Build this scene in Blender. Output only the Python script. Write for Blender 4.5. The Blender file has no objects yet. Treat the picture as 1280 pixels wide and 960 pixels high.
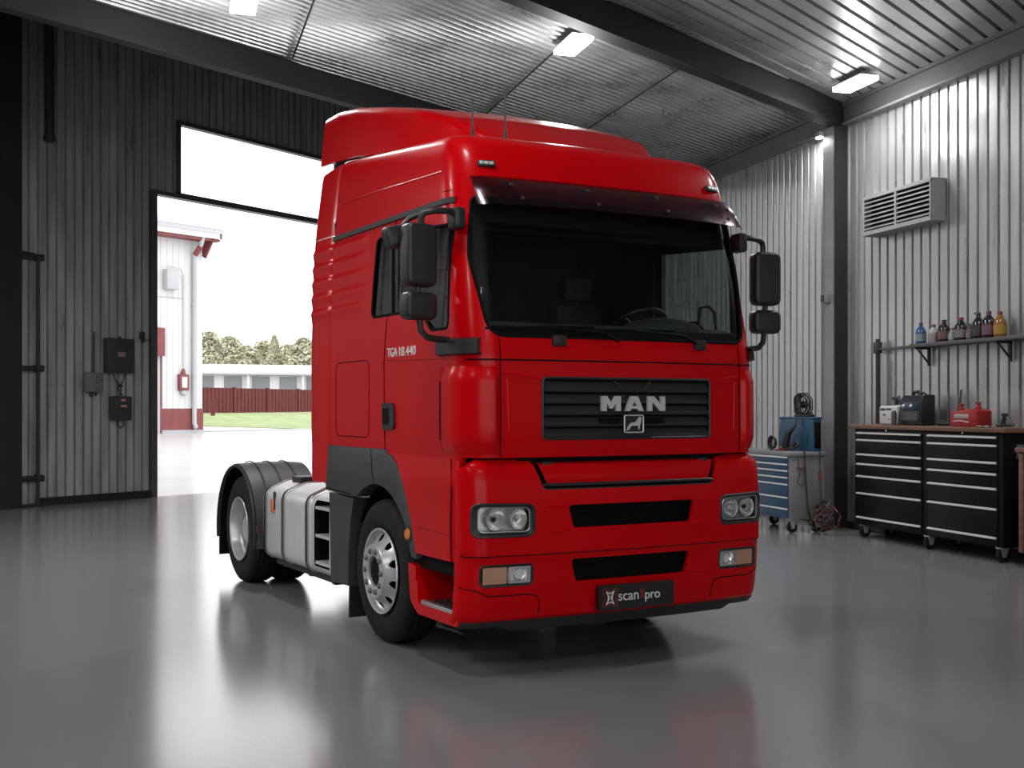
import bpy, bmesh, math, random
from mathutils import Vector, Matrix
random.seed(7)
SC = bpy.context.scene
COL = SC.collection
PI = math.pi

# ------------------------------------------------------------------ materials
def pm(name, col, rough=0.5, metal=0.0, coat=0.0, var=0.0, vscale=6.0, vstretch=(1, 1, 1), bump=0.0, bscale=40.0, emit=None, estr=0.0, rvar=0.0, spec=None):
    m = bpy.data.materials.new(name); m.use_nodes = True
    nt = m.node_tree; b = nt.nodes['Principled BSDF']
    b.inputs['Base Color'].default_value = (*col, 1); b.inputs['Roughness'].default_value = rough
    b.inputs['Metallic'].default_value = metal; b.inputs['Coat Weight'].default_value = coat
    b.inputs['Coat Roughness'].default_value = 0.06
    if spec is not None: b.inputs['Specular IOR Level'].default_value = spec
    if emit:
        b.inputs['Emission Color'].default_value = (*emit, 1); b.inputs['Emission Strength'].default_value = estr
    if var or rvar or bump:
        tc = nt.nodes.new('ShaderNodeTexCoord'); mp = nt.nodes.new('ShaderNodeMapping')
        mp.inputs['Scale'].default_value = vstretch
        nt.links.new(tc.outputs['Object'], mp.inputs['Vector'])
        n = nt.nodes.new('ShaderNodeTexNoise'); n.inputs['Scale'].default_value = vscale; n.inputs['Detail'].default_value = 6
        nt.links.new(mp.outputs['Vector'], n.inputs['Vector'])
        if var:
            r = nt.nodes.new('ShaderNodeValToRGB')
            r.color_ramp.elements[0].position = 0.3; r.color_ramp.elements[1].position = 0.7
            r.color_ramp.elements[0].color = (*[max(0, c * (1 - var)) for c in col], 1)
            r.color_ramp.elements[1].color = (*[min(1, c * (1 + var)) for c in col], 1)
            nt.links.new(n.outputs['Fac'], r.inputs['Fac']); nt.links.new(r.outputs['Color'], b.inputs['Base Color'])
        if rvar:
            mr = nt.nodes.new('ShaderNodeMapRange')
            mr.inputs['From Min'].default_value = 0.3; mr.inputs['From Max'].default_value = 0.7
            mr.inputs['To Min'].default_value = max(0.02, rough - rvar); mr.inputs['To Max'].default_value = rough + rvar
            nt.links.new(n.outputs['Fac'], mr.inputs['Value']); nt.links.new(mr.outputs['Result'], b.inputs['Roughness'])
        if bump:
            n2 = nt.nodes.new('ShaderNodeTexNoise'); n2.inputs['Scale'].default_value = bscale; n2.inputs['Detail'].default_value = 3
            nt.links.new(tc.outputs['Object'], n2.inputs['Vector'])
            bp = nt.nodes.new('ShaderNodeBump'); bp.inputs['Strength'].default_value = bump; bp.inputs['Distance'].default_value = 0.01
            nt.links.new(n2.outputs['Fac'], bp.inputs['Height']); nt.links.new(bp.outputs['Normal'], b.inputs['Normal'])
    return m

def glass_mat(name, tint, gloss_fac=0.9, rough=0.02, gcol=(1, 1, 1)):
    m = bpy.data.materials.new(name); m.use_nodes = True
    nt = m.node_tree; nt.nodes.clear()
    o = nt.nodes.new('ShaderNodeOutputMaterial'); mx = nt.nodes.new('ShaderNodeMixShader')
    t = nt.nodes.new('ShaderNodeBsdfTransparent'); t.inputs['Color'].default_value = (*tint, 1)
    g = nt.nodes.new('ShaderNodeBsdfGlossy'); g.inputs['Roughness'].default_value = rough; g.inputs['Color'].default_value = (*gcol, 1)
    f = nt.nodes.new('ShaderNodeFresnel'); f.inputs['IOR'].default_value = 1.45
    mu = nt.nodes.new('ShaderNodeMath'); mu.operation = 'MULTIPLY'; mu.inputs[1].default_value = gloss_fac
    nt.links.new(f.outputs[0], mu.inputs[0]); nt.links.new(mu.outputs[0], mx.inputs['Fac'])
    nt.links.new(t.outputs[0], mx.inputs[1]); nt.links.new(g.outputs[0], mx.inputs[2]); nt.links.new(mx.outputs[0], o.inputs[0])
    return m

M = {}
M['red'] = pm('red_paint', (0.60, 0.0008, 0.0035), 0.24, 0, 0.05, spec=0.13)
M['reddeep'] = pm('red_inner_paint', (0.36, 0.001, 0.003), 0.45, spec=0.2)
M['gap'] = pm('panel_gap', (0.006, 0.005, 0.005), 0.8, spec=0.1)
M['lining'] = pm('cab_lining', (0.022, 0.023, 0.024), 0.8)
M['dash'] = pm('dash_plastic', (0.075, 0.08, 0.08), 0.7)
M['blackp'] = pm('black_plastic', (0.016, 0.016, 0.017), 0.45, bump=0.05, bscale=300)
M['greyp'] = pm('grey_plastic', (0.042, 0.042, 0.044), 0.5, var=0.06, vscale=4)
M['slat'] = pm('grille_plastic', (0.024, 0.025, 0.026), 0.42)
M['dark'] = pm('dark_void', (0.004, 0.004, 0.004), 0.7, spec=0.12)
M['rubber'] = pm('tyre_rubber', (0.010, 0.010, 0.010), 0.7, spec=0.25, var=0.2, vscale=10, bump=0.08, bscale=90)
M['alu'] = pm('brushed_aluminium', (0.62, 0.62, 0.62), 0.36, 1.0, var=0.08, vscale=12, vstretch=(1, 0.2, 1))
M['tank'] = pm('tank_aluminium', (0.68, 0.68, 0.685), 0.42, 0.3, var=0.05, vscale=7)
M['rim'] = pm('wheel_silver', (0.60, 0.60, 0.60), 0.33, 0.5, var=0.08, vscale=9)
M['chrome'] = pm('chrome', (0.75, 0.75, 0.75), 0.12, 1.0)
M['letter'] = pm('letter_silver', (0.62, 0.62, 0.62), 0.35, 0.3)
M['white'] = pm('white_lettering', (0.8, 0.8, 0.8), 0.5)
M['redline'] = pm('red_lettering', (0.45, 0.02, 0.02), 0.5)
M['plate'] = pm('plate_black', (0.009, 0.009, 0.01), 0.35)
M['amber'] = pm('amber_lens', (0.75, 0.2, 0.015), 0.25, 0, 0.5)
M['amberpale'] = pm('pale_amber_lens', (0.55, 0.30, 0.19), 0.3, 0, 0.3)
M['reflector'] = pm('lamp_reflector', (0.9, 0.9, 0.9), 0.2, 0.5)
M['nut'] = pm('lug_nut_steel', (0.22, 0.22, 0.22), 0.4, 0.6)
M['lens'] = glass_mat('lamp_lens', (0.93, 0.94, 0.95), 1.0)
M['glass'] = glass_mat('tinted_glass', (0.62, 0.68, 0.68), 0.55)
M['sideglass'] = glass_mat('tinted_side_glass', (0.55, 0.62, 0.63), 0.9)
M['clearglass'] = glass_mat('far_side_glass', (0.86, 0.90, 0.90), 0.6)
M['visor'] = glass_mat('smoked_acrylic', (0.43, 0.33, 0.39), 0.45, 0.15)
M['steel'] = pm('chassis_steel', (0.03, 0.03, 0.032), 0.55, 0.3)
M['tread'] = pm('tread_plate', (0.62, 0.62, 0.62), 0.35, 0.9)
# room
M['wall'] = pm('galvanised_sheet', (0.46, 0.46, 0.46), 0.34, 0.6, var=0.18, vscale=2.2, vstretch=(3, 3, 0.35), bump=0.12, bscale=9, rvar=0.1)
M['walldark'] = pm('grey_sheet', (0.48, 0.48, 0.48), 0.36, 0.5, var=0.22, vscale=2.2, vstretch=(3, 3, 0.3), bump=0.12, bscale=9, rvar=0.1)
M['ceil'] = pm('ceiling_sheet', (0.62, 0.62, 0.62), 0.33, 0.75, var=0.15, vscale=1.5, bump=0.12, bscale=7, rvar=0.1)
M['beam'] = pm('dark_steel', (0.022, 0.022, 0.023), 0.6, 0.0, var=0.12, vscale=3, spec=0.25)
M['column'] = pm('column_steel', (0.26, 0.26, 0.262), 0.5, 0.2, var=0.1, vscale=3)
M['railgrey'] = pm('edge_beam_steel', (0.17, 0.17, 0.172), 0.5, 0.25, var=0.1, vscale=3)
M['plaster'] = pm('back_wall_paint', (0.35, 0.35, 0.35), 0.8, var=0.05)
M['lamp'] = pm('lamp_diffuser', (0.9, 0.9, 0.9), 0.5, emit=(1, 1, 1), estr=14.0)
M['fixture'] = pm('lamp_housing', (0.3, 0.3, 0.3), 0.5, 0.3)
M['frame'] = pm('door_frame_steel', (0.085, 0.085, 0.087), 0.45, 0.3, var=0.15, vscale=3)
M['paper'] = pm('paper_label', (0.30, 0.24, 0.20), 0.7)
M['boxdark'] = pm('dark_box_enamel', (0.036, 0.036, 0.037), 0.5, var=0.1)
M['boxgrey'] = pm('grey_box_enamel', (0.17, 0.17, 0.17), 0.5, var=0.1)
M['pipe'] = pm('dark_pipe', (0.03, 0.03, 0.03), 0.5, 0.3)
M['vent'] = pm('vent_metal', (0.36, 0.36, 0.355), 0.5, 0.3, var=0.08)
M['cabblack'] = pm('black_enamel', (0.004, 0.004, 0.0045), 0.5, spec=0.15)
M['wood'] = pm('worktop_wood', (0.15, 0.072, 0.048), 0.5, var=0.25, vscale=5, vstretch=(0.4, 4, 4))
M['blue'] = pm('blue_enamel', (0.011, 0.055, 0.11), 0.45, var=0.12, vscale=5)
M['bluecase'] = pm('blue_case_paint', (0.008, 0.066, 0.125), 0.5, var=0.2, vscale=4)
M['trolley'] = pm('grey_trolley_enamel', (0.19, 0.19, 0.19), 0.55, var=0.12, vscale=4)
M['paleshelf'] = pm('shelf_steel', (0.10, 0.10, 0.10), 0.5, 0.3)
M['caster'] = pm('caster_metal', (0.6, 0.6, 0.6), 0.4, 0.7)
M['whitecan'] = pm('white_plastic', (0.55, 0.55, 0.54), 0.45, var=0.06)
M['machine'] = pm('machine_black', (0.012, 0.014, 0.016), 0.4)
M['machineblue'] = pm('machine_blue', (0.012, 0.035, 0.06), 0.35)
M['redcan'] = pm('red_plastic', (0.30, 0.008, 0.010), 0.4)
M['redcap'] = pm('red_cap', (0.22, 0.02, 0.02), 0.45)
M['cordred'] = pm('red_cord', (0.16, 0.03, 0.02), 0.6)
M['silver'] = pm('handle_silver', (0.80, 0.80, 0.80), 0.35, 0.15)
# outdoors
M['bwhite'] = pm('white_cladding', (0.60, 0.60, 0.60), 0.7, var=0.02, vscale=2)
M['bgrey'] = pm('grey_trim', (0.42, 0.42, 0.43), 0.6)
M['bred'] = pm('red_trim', (0.20, 0.045, 0.045), 0.6, var=0.2, vscale=2)
M['fence'] = pm('red_fence_paint', (0.115, 0.013, 0.015), 0.7, var=0.25, vscale=1.5)
M['pave'] = pm('pale_concrete', (0.55, 0.55, 0.56), 0.25, var=0.05, vscale=0.6)
M['grass'] = pm('grass_green', (0.25, 0.30, 0.13), 0.9, var=0.3, vscale=1.2)
M['leaf'] = pm('pale_leaf', (0.46, 0.45, 0.32), 0.8, var=0.35, vscale=0.6)
M['bark'] = pm('bark', (0.14, 0.11, 0.08), 0.9)
M['pane'] = glass_mat('window_pane', (0.97, 0.98, 0.98), 0.25)
M['darkpane'] = pm('dim_window', (0.16, 0.17, 0.17), 0.2)

def floor_mat():
    m = pm('grey_epoxy', (0.205, 0.205, 0.207), 0.17, 0, 0.0, var=0.16, vscale=130)
    nt = m.node_tree; b = nt.nodes['Principled BSDF']; b.inputs['Specular IOR Level'].default_value = 0.75
    tc = nt.nodes.new('ShaderNodeTexCoord'); n = nt.nodes.new('ShaderNodeTexNoise'); n.inputs['Scale'].default_value = 180
    nt.links.new(tc.outputs['Object'], n.inputs['Vector'])
    bp = nt.nodes.new('ShaderNodeBump'); bp.inputs['Strength'].default_value = 0.03; bp.inputs['Distance'].default_value = 0.0005
    nt.links.new(n.outputs['Fac'], bp.inputs['Height']); nt.links.new(bp.outputs['Normal'], b.inputs['Normal'])
    return m
M['floor'] = floor_mat()

# ------------------------------------------------------------------ mesh helpers
class MB:
    def __init__(s): s.b = bmesh.new()
    def box(s, x0, x1, y0, y1, z0, z1, r=0.0, seg=2):
        t = bmesh.new(); bmesh.ops.create_cube(t, size=1)
        for v in t.verts:
            v.co = Vector(((x0 + x1) / 2 + v.co.x * abs(x1 - x0), (y0 + y1) / 2 + v.co.y * abs(y1 - y0), (z0 + z1) / 2 + v.co.z * abs(z1 - z0)))
        if r > 0:
            r = min(r, 0.49 * min(abs(x1 - x0), abs(y1 - y0), abs(z1 - z0)))
            bmesh.ops.bevel(t, geom=t.edges[:], offset=r, segments=seg, affect='EDGES', profile=0.5)
        s.add(t); return s
    def add(s, t, mat=None):
        if mat is not None: bmesh.ops.transform(t, matrix=mat, verts=t.verts[:])
        me = bpy.data.meshes.new('tmp'); t.to_mesh(me); t.free(); s.b.from_mesh(me); bpy.data.meshes.remove(me); return s
    def prism(s, poly, axis, a, b, r=0.0, seg=2):
        """poly: 2-D points; axis 'x': (y,z), 'y': (x,z), 'z': (x,y), extruded from a to b."""
        t = bmesh.new()
        def mk(p, h): return {'x': (h, p[0], p[1]), 'y': (p[0], h, p[1]), 'z': (p[0], p[1], h)}[axis]
        A = [t.verts.new(mk(p, a)) for p in poly]; B = [t.verts.new(mk(p, b)) for p in poly]
        n = len(poly)
        t.faces.new(A); t.faces.new(B[::-1])
        for i in range(n): t.faces.new((A[i], B[i], B[(i + 1) % n], A[(i + 1) % n]))
        bmesh.ops.recalc_face_normals(t, faces=t.faces[:])
        if r > 0:
            es = [e for e in t.edges if (e.verts[0] in A) == (e.verts[1] in A)]
            bmesh.ops.bevel(t, geom=es, offset=r, segments=seg, affect='EDGES', profile=0.5)
        s.add(t); return s
    def tube(s, pts, r, n=10, closed=False, flat=None):
        pts = [Vector(p) for p in pts]; N = len(pts); rings = []
        up = None
        for i, p in enumerate(pts):
            if closed: d = (pts[(i + 1) % N] - pts[i - 1])
            else: d = pts[min(i + 1, N - 1)] - pts[max(i - 1, 0)]
            if d.length < 1e-9: d = Vector((0, 0, 1))
            d.normalize()
            if up is None:
                up = Vector((0, 0, 1)) if abs(d.z) < 0.9 else Vector((1, 0, 0))
            a = d.cross(up)
            if a.length < 1e-4: a = d.cross(Vector((0, 1, 0.1)))
            a.normalize(); bb = a.cross(d).normalized(); up = bb
            rr = r[i] if isinstance(r, (list, tuple)) else r
            rings.append([s.b.verts.new(p + a * rr * math.cos(2 * PI * k / n) + bb * rr * math.sin(2 * PI * k / n)) for k in range(n)])
        for i in range(N if closed else N - 1):
            A, B = rings[i], rings[(i + 1) % N]
            off = 0
            if closed and i == N - 1:
                off = min(range(n), key=lambda k: (B[k].co - A[0].co).length)
            for k in range(n): s.b.faces.new((A[k], A[(k + 1) % n], B[(k + 1 + off) % n], B[(k + off) % n]))
        if not closed:
            s.b.faces.new(rings[0][::-1]); s.b.faces.new(rings[-1])
        return s
    def lathe(s, prof, axis='z', c=(0, 0, 0), n=32, closed=False):
        """prof: (radius, height) pairs revolved about an axis through c."""
        rings = []
        def mk(r, h, a):
            u, v = r * math.cos(a), r * math.sin(a)
            return Vector(c) + {'z': Vector((u, v, h)), 'x': Vector((h, u, v)), 'y': Vector((v, h, u))}[axis]
        for r, h in prof:
            if r < 1e-6: rings.append([s.b.verts.new(mk(0, h, 0))])
            else: rings.append([s.b.verts.new(mk(r, h, 2 * PI * k / n)) for k in range(n)])
        P = len(prof)
        for i in range(P if closed else P - 1):
            A, B = rings[i], rings[(i + 1) % P]
            if len(A) == 1 and len(B) == 1: continue
            for k in range(n):
                k2 = (k + 1) % n
                if len(A) == 1: s.b.faces.new((A[0], B[k2], B[k]))
                elif len(B) == 1: s.b.faces.new((A[k], A[k2], B[0]))
                else: s.b.faces.new((A[k], A[k2], B[k2], B[k]))
        return s
    def grid(s, rows, closed_u=False):
        vs = [[s.b.verts.new(p) for p in r] for r in rows]
        for i in range(len(vs) - 1):
            m = len(vs[i])
            for j in range(m if closed_u else m - 1):
                s.b.faces.new((vs[i][j], vs[i][(j + 1) % m], vs[i + 1][(j + 1) % m], vs[i + 1][j]))
        return vs
    def ball(s, c, r, sx=1, sy=1, sz=1, sub=2):
        t = bmesh.new(); bmesh.ops.create_icosphere(t, subdivisions=sub, radius=r)
        for v in t.verts: v.co = Vector((c[0] + v.co.x * sx, c[1] + v.co.y * sy, c[2] + v.co.z * sz))
        s.add(t); return s
    def text(s, body, width, height, origin, ux, uz, depth=0.006, shear=0.0, spacing=1.0):
        cu = bpy.data.curves.new('t', 'FONT'); cu.body = body; cu.size = 1; cu.extrude = 0.05; cu.space_character = spacing; cu.shear = shear
        cu.align_x = 'LEFT'
        o = bpy.data.objects.new('t', cu); COL.objects.link(o); bpy.context.view_layer.update()
        me = bpy.data.meshes.new_from_object(o.evaluated_get(bpy.context.evaluated_depsgraph_get()))
        bpy.data.objects.remove(o); bpy.data.curves.remove(cu)
        xs = [v.co.x for v in me.vertices]; ys = [v.co.y for v in me.vertices]
        x0, x1, y0, y1 = min(xs), max(xs), min(ys), max(ys)
        ux = Vector(ux).normalized(); uz = Vector(uz).normalized(); un = ux.cross(uz)
        sx = width / (x1 - x0); sy = height / (y1 - y0) if height else sx
        for v in me.vertices:
            v.co = Vector(origin) + ux * (v.co.x - x0) * sx + uz * (v.co.y - y0) * sy + un * (v.co.z / 0.05 * depth)
        s.b.from_mesh(me); bpy.data.meshes.remove(me); return s
    def mesh(s, name, mats, smooth=35):
        bmesh.ops.remove_doubles(s.b, verts=s.b.verts[:], dist=1e-5)
        bmesh.ops.recalc_face_normals(s.b, faces=s.b.faces[:])
        me = bpy.data.meshes.new(name); s.b.to_mesh(me); s.b.free()
        for m in (mats if isinstance(mats, (list, tuple)) else [mats]): me.materials.append(m)
        if smooth:
            me.shade_smooth(); me.set_sharp_from_angle(angle=math.radians(smooth))
        return me
    def build(s, name, mats, parent=None, smooth=35, loc=None, rotz=None):
        o = bpy.data.objects.new(name, s.mesh(name, mats, smooth)); COL.objects.link(o)
        if parent: o.parent = parent
        if loc: o.location = loc
        if rotz is not None: o.rotation_euler = (0, 0, rotz)
        return o

def tag(o, label=None, cat=None, group=None, kind=None):
    if label: o['label'] = label
    if cat: o['category'] = cat
    if group: o['group'] = group
    if kind: o['kind'] = kind
    return o
def struct(o): o['kind'] = 'structure'; return o
def thing(name, label, cat, loc=(0, 0, 0), rotz=0.0, group=None):
    o = bpy.data.objects.new(name, None); COL.objects.link(o); o.empty_display_size = 0.1
    o.location = loc; o.rotation_euler = (0, 0, rotz)
    return tag(o, label, cat, group)
def bake(o, smooth=35):
    bpy.context.view_layer.update()
    me = bpy.data.meshes.new_from_object(o.evaluated_get(bpy.context.evaluated_depsgraph_get()))
    o.modifiers.clear(); o.data = me
    if smooth: me.shade_smooth(); me.set_sharp_from_angle(angle=math.radians(smooth))
    return o
def cut(o, cutter, solid=0.0, smooth=35, even=True, mode='INDEX', selfi=False):
    """solidify the shell o, then take the cutter (an MB) out of it; both are applied."""
    if solid:
        m = o.modifiers.new('s', 'SOLIDIFY'); m.thickness = solid; m.offset = -1; m.use_even_offset = even
        m.material_offset = 1; m.material_offset_rim = 0
    c = None
    if cutter is not None:
        c = cutter.build('cutter', M['gap'], smooth=None)
        c.parent = o.parent
        m = o.modifiers.new('b', 'BOOLEAN'); m.operation = 'DIFFERENCE'; m.solver = 'EXACT'; m.object = c; m.material_mode = mode; m.use_self = selfi
    bake(o, smooth)
    if c: bpy.data.objects.remove(c)
    return o
def rrect(x0, x1, z0, z1, r, n=5):
    out = []
    for cx, cz, a0 in ((x1 - r, z1 - r, 0), (x0 + r, z1 - r, 90), (x0 + r, z0 + r, 180), (x1 - r, z0 + r, 270)):
        for k in range(n + 1):
            a = math.radians(a0 + 90 * k / n); out.append((cx + r * math.cos(a), cz + r * math.sin(a)))
    return out
def rpoly(pts, r, n=5):
    """round the corners of a polygon; r a number or a list."""
    out = []; N = len(pts)
    for i, p in enumerate(pts):
        rr = r[i] if isinstance(r, (list, tuple)) else r
        p = Vector(p); a = Vector(pts[i - 1]); b = Vector(pts[(i + 1) % N])
        da = (a - p).normalized(); db = (b - p).normalized()
        ang = da.angle(db); d = min(rr / math.tan(ang / 2), 0.48 * (a - p).length, 0.48 * (b - p).length) if rr > 0 else 0
        if d <= 0: out.append(tuple(p)); continue
        q0 = p + da * d; q1 = p + db * d
        for k in range(n + 1):
            t = k / n; out.append(tuple(q0 * (1 - t) ** 2 + p * 2 * t * (1 - t) + q1 * t * t))
    return out
def interp(tab, z):
    if z <= tab[0][0]: return tab[0][1:]
    for a, b in zip(tab, tab[1:]):
        if z <= b[0]:
            t = (z - a[0]) / (b[0] - a[0]); return tuple(p + (q - p) * t for p, q in zip(a[1:], b[1:]))
    return tab[-1][1:]
def sstep(a, b, x):
    t = max(0, min(1, (x - a) / (b - a))); return t * t * (3 - 2 * t)
# ================================================================== THE TRUCK (local frame: -y is forward, -x the side we see)
TRUCK = thing('semi_truck', 'red two-axle tractor unit with high roof parked in the middle of the garage', 'truck', (0.120, 9.40, 0.0), 0.511)
AX, AXR = 0.10, 3.68            # axle positions
RT = 0.535                      # tyre radius
YR = 1.12                       # cab rear seam
CAB = [(1.43, 1.215, -1.43, .20), (1.60, 1.22, -1.435, .20), (2.10, 1.22, -1.43, .20), (2.25, 1.218, -1.405, .20), (2.70, 1.208, -1.315, .21),
       (3.10, 1.19, -1.235, .22), (3.30, 1.172, -1.19, .22), (3.42, 1.155, -1.15, .20), (3.50, 1.140, -1.115, .19), (3.56, 1.118, -1.075, .18), (3.595, 1.09, -1.03, .18), (3.618, 1.045, -.97, .18), (3.63, .97, -.88, .18), (3.637, .85, -.75, .18)]
BULGE = 0.085
def cabp(z): return interp(CAB, z)
def lift(y, z): return 0.092 * (y + 1.0) * sstep(3.22, 3.60, z)
def front_y(x, z):
    w, yf, r = cabp(z); x = max(-w, min(w, x))
    t = max(0.0, (abs(x) - (w - r)) / r)
    return yf + BULGE * (x / w) ** 2 + r * (1 - math.sqrt(max(0, 1 - t * t)))
def side_x(y, z):
    w, yf, r = cabp(z)
    ye = yf + BULGE + r
    if y >= ye: return w
    t = max(0.0, min(1.0, (ye - y) / r)); return w - r + r * math.sqrt(max(0, 1 - t * t))
def ribs(y, z):
    if z < 2.46 or z > 3.10: return 0.0
    k = (z - 2.46) / 0.128; f = k - math.floor(k)
    return 0.016 * (f ** 1.5 if f < .8 else (1 - f) / .2 * .8 ** 1.5) * sstep(0.40, 0.46, y)
def outline(z):
    w, yf, r = cabp(z); ye = yf + BULGE + r; pts = []
    ys = [YR - (YR - ye) * k / 34 for k in range(35)]
    for y in ys: pts.append((-(w + ribs(y, z)), y))
    for k in range(8, 0, -1):
        a = math.radians(90 * (k - .5) / 8.5); x = -(w - r + r * math.sin(a)); pts.append((x, front_y(x, z)))
    for k in range(25):
        x = -(w - r) + 2 * (w - r) * k / 24; pts.append((x, front_y(x, z)))
    for k in range(1, 9):
        a = math.radians(90 * (k - .5) / 8.5); x = (w - r + r * math.sin(a)); pts.append((x, front_y(x, z)))
    for y in ys[::-1]: pts.append(((w + ribs(y, z)), y))
    return [(x, y, z + lift(y, z)) for x, y in pts]
zs = [1.43 + k * (2.40 - 1.43) / 14 for k in range(14)] + [2.40 + .02 * k for k in range(36)] + [3.12, 3.18, 3.24, 3.3, 3.35, 3.4, 3.44, 3.48, 3.51, 3.54, 3.56, 3.578, 3.595, 3.607, 3.618, 3.625, 3.63, 3.637]
zs = sorted(set(round(z, 4) for z in zs))
m = MB(); rows = [outline(z) for z in zs]; vs = m.grid(rows, True)
m.b.faces.new(vs[0]); m.b.faces.new(vs[-1])
cab = m.build('cab_body', [M['red'], M['lining']], TRUCK)
WS = rpoly([(-1.075, 3.16), (1.075, 3.16), (1.125, 2.75), (1.055, 2.225), (-1.055, 2.225), (-1.125, 2.75)], [.06, .06, .5, .13, .13, .5], 6)
SW = rpoly([(.20, 3.03), (.27, 2.44), (-.60, 2.44), (-.80, 2.285), (-1.06, 2.285), (-1.06, 2.98), (-.14, 3.03)], [.06, .06, .08, .08, .05, .06, .1], 4)
c = MB()
c.prism(WS, 'y', -2.2, -.75)
c.prism(SW, 'x', -1.6, -.9); c.prism(SW, 'x', .9, 1.6)
GR = rrect(-.70, .70, 1.545, 1.96, .035)
c.prism(GR, 'y', -1.8, -1.395 + .035)
cut(cab, c, 0.045, 32, mode='TRANSFER')

# glazing
def front_patch(poly, inset):
    """a sheet following the cab front behind the opening given by poly (x, z)."""
    zmin = min(p[1] for p in poly); zmax = max(p[1] for p in poly); rows = []
    for k in range(25):
        z = zmin + (zmax - zmin) * k / 24
        # half-width of the polygon at this height
        xs = []
        for a, b in zip(poly, poly[1:] + poly[:1]):
            if (a[1] - z) * (b[1] - z) <= 0 and a[1] != b[1]: xs.append(a[0] + (b[0] - a[0]) * (z - a[1]) / (b[1] - a[1]))
        h = max(xs) + 0.01
        rows.append([(x, front_y(x, z) + inset, z) for x in [h * (-1 + 2 * j / 40) for j in range(41)]])
    return rows
m = MB(); m.grid(front_patch(WS, .022))
ws = m.build('windshield', M['glass'], TRUCK); tag(ws, 'wide tinted windshield glass')
def loop_tube(poly, fn, r, n=6):
    m = MB(); pts = []
    for a, b in zip(poly, poly[1:] + poly[:1]):
        d = math.hypot(b[0] - a[0], b[1] - a[1]); k = max(1, int(d / .06))
        for i in range(k): pts.append(fn(a[0] + (b[0] - a[0]) * i / k, a[1] + (b[1] - a[1]) * i / k))
    m.tube(pts, r, n, closed=True); return m
loop_tube(WS, lambda x, z: (x, front_y(x, z) + .008, z), .014).build('windshield_gasket', M['dark'], TRUCK)
# the black printed border and cowl at the foot of the windshield
m = MB()
rows = []
for z in (2.225, 2.26, 2.295): rows.append([(x, front_y(x, z) + .018, z) for x in [1.07 * (-1 + 2 * j / 40) for j in range(41)]])
m.grid(rows); m.build('windshield_border', M['dark'], TRUCK)
for s in (-1, 1):
    m = MB(); t_ = bmesh.new(); f_ = t_.faces.new([t_.verts.new((s * (side_x(y, z) - .012), y, z)) for y, z in SW]); bmesh.ops.triangulate(t_, faces=[f_]); m.add(t_)
    g = m.build('side_window', M['sideglass'] if s < 0 else M['clearglass'], TRUCK, smooth=None)
    loop_tube(SW, lambda y, z: (s * (side_x(y, z) - .004), y, z), .011).build('window_gasket', M['dark'], g)
    MB().box(min(s * 1.165, s * 1.203), max(s * 1.165, s * 1.203), -.20, -.06, 2.44, 3.03).build('window_pillar', M['blackp'], g)
    m = MB(); m.tube([(s * 1.2, -.13, 2.44), (s * 1.2, -.13, 3.02)], .02, 6); m.build('window_channel', M['gap'], g)

# gaps between panels
def side_seam(pts, s=-1, r=.0045):
    m = MB(); out = []
    for a, b in zip(pts, pts[1:]):
        k = max(1, int(math.hypot(b[0] - a[0], b[1] - a[1]) / .04))
        for i in range(k): 
            y, z = a[0] + (b[0] - a[0]) * i / k, a[1] + (b[1] - a[1]) * i / k
            out.append((s * (side_x(y, z) + ribs(y, z)), y, z + lift(y, z)))
    y, z = pts[-1]; out.append((s * (side_x(y, z) + ribs(y, z)), y, z + lift(y, z)))
    m.tube(out, r, 6); return m
def front_seam(pts, r=.0045):
    m = MB(); out = []
    for a, b in zip(pts, pts[1:]):
        k = max(1, int(math.hypot(b[0] - a[0], b[1] - a[1]) / .04))
        for i in range(k + (b == pts[-1])):
            x, z = a[0] + (b[0] - a[0]) * i / k, a[1] + (b[1] - a[1]) * i / k
            out.append((x, front_y(x, z), z))
    m.tube(out, r, 6); return m
for s in (-1, 1):
    side_seam([(0.0, 1.44), (.01, 2.1), (-.03, 2.42)], s).build('door_seam', M['gap'], TRUCK)
    side_seam([(-.13, 3.04), (-.14, 3.12)], s).build('door_seam', M['gap'], TRUCK)
    side_seam([(-.03, 2.105), (-.9, 2.085), (-1.2, 2.07)], s, .003).build('door_crease', M['reddeep'], TRUCK)
    lid = rrect(.30, 1.0, 1.53, 2.12, .07, 3)
    side_seam(lid + lid[:1], s, .0035).build('locker_seam', M['gap'], TRUCK)
    m = MB()
    pts = [(1.115 - 2.165 * k / 40, 3.145) for k in range(41)]
    vs_ = []
    for y, z in pts:
        x = side_x(y, z); vs_.append([(s * x, y, z - .024), (s * (x + .018), y, z - .018), (s * (x + .018), y, z + .018), (s * x, y, z + .024)])
    m.grid(vs_); m.b.faces.new([v for v in m.b.verts][:4]); 
    m.build('window_rail', M['blackp'], TRUCK)
front_seam([(-1.19, 2.07), (-.9, 2.07), (.9, 2.07), (1.19, 2.07)], .006).build('panel_seam', M['gap'], TRUCK)
for s in (-1, 1): front_seam([(s * .995, 2.24), (s * .995, 1.44)], .0045).build('panel_seam', M['gap'], TRUCK)
for s in (-1, 1): side_seam([(-1.30, 3.21), (-1.08, 3.215), (-.90, 3.215)], s, .003).build('pillar_seam', M['gap'], TRUCK)

for s in (-1, 1):
    for z0, z1 in ((1.985, 1.955), (1.545, 1.535)): front_seam([(s * .985, z0), (s * .735, z1)], .007).build('panel_ridge', M['red'], TRUCK)
    front_seam([(s * .945, 1.94), (s * .935, 1.60)], .006).build('panel_ridge', M['red'], TRUCK)
    side_seam([(1.08, 3.36), (.2, 3.37), (-.85, 3.36)], s, .006).build('panel_ridge', M['red'], TRUCK)
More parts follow.
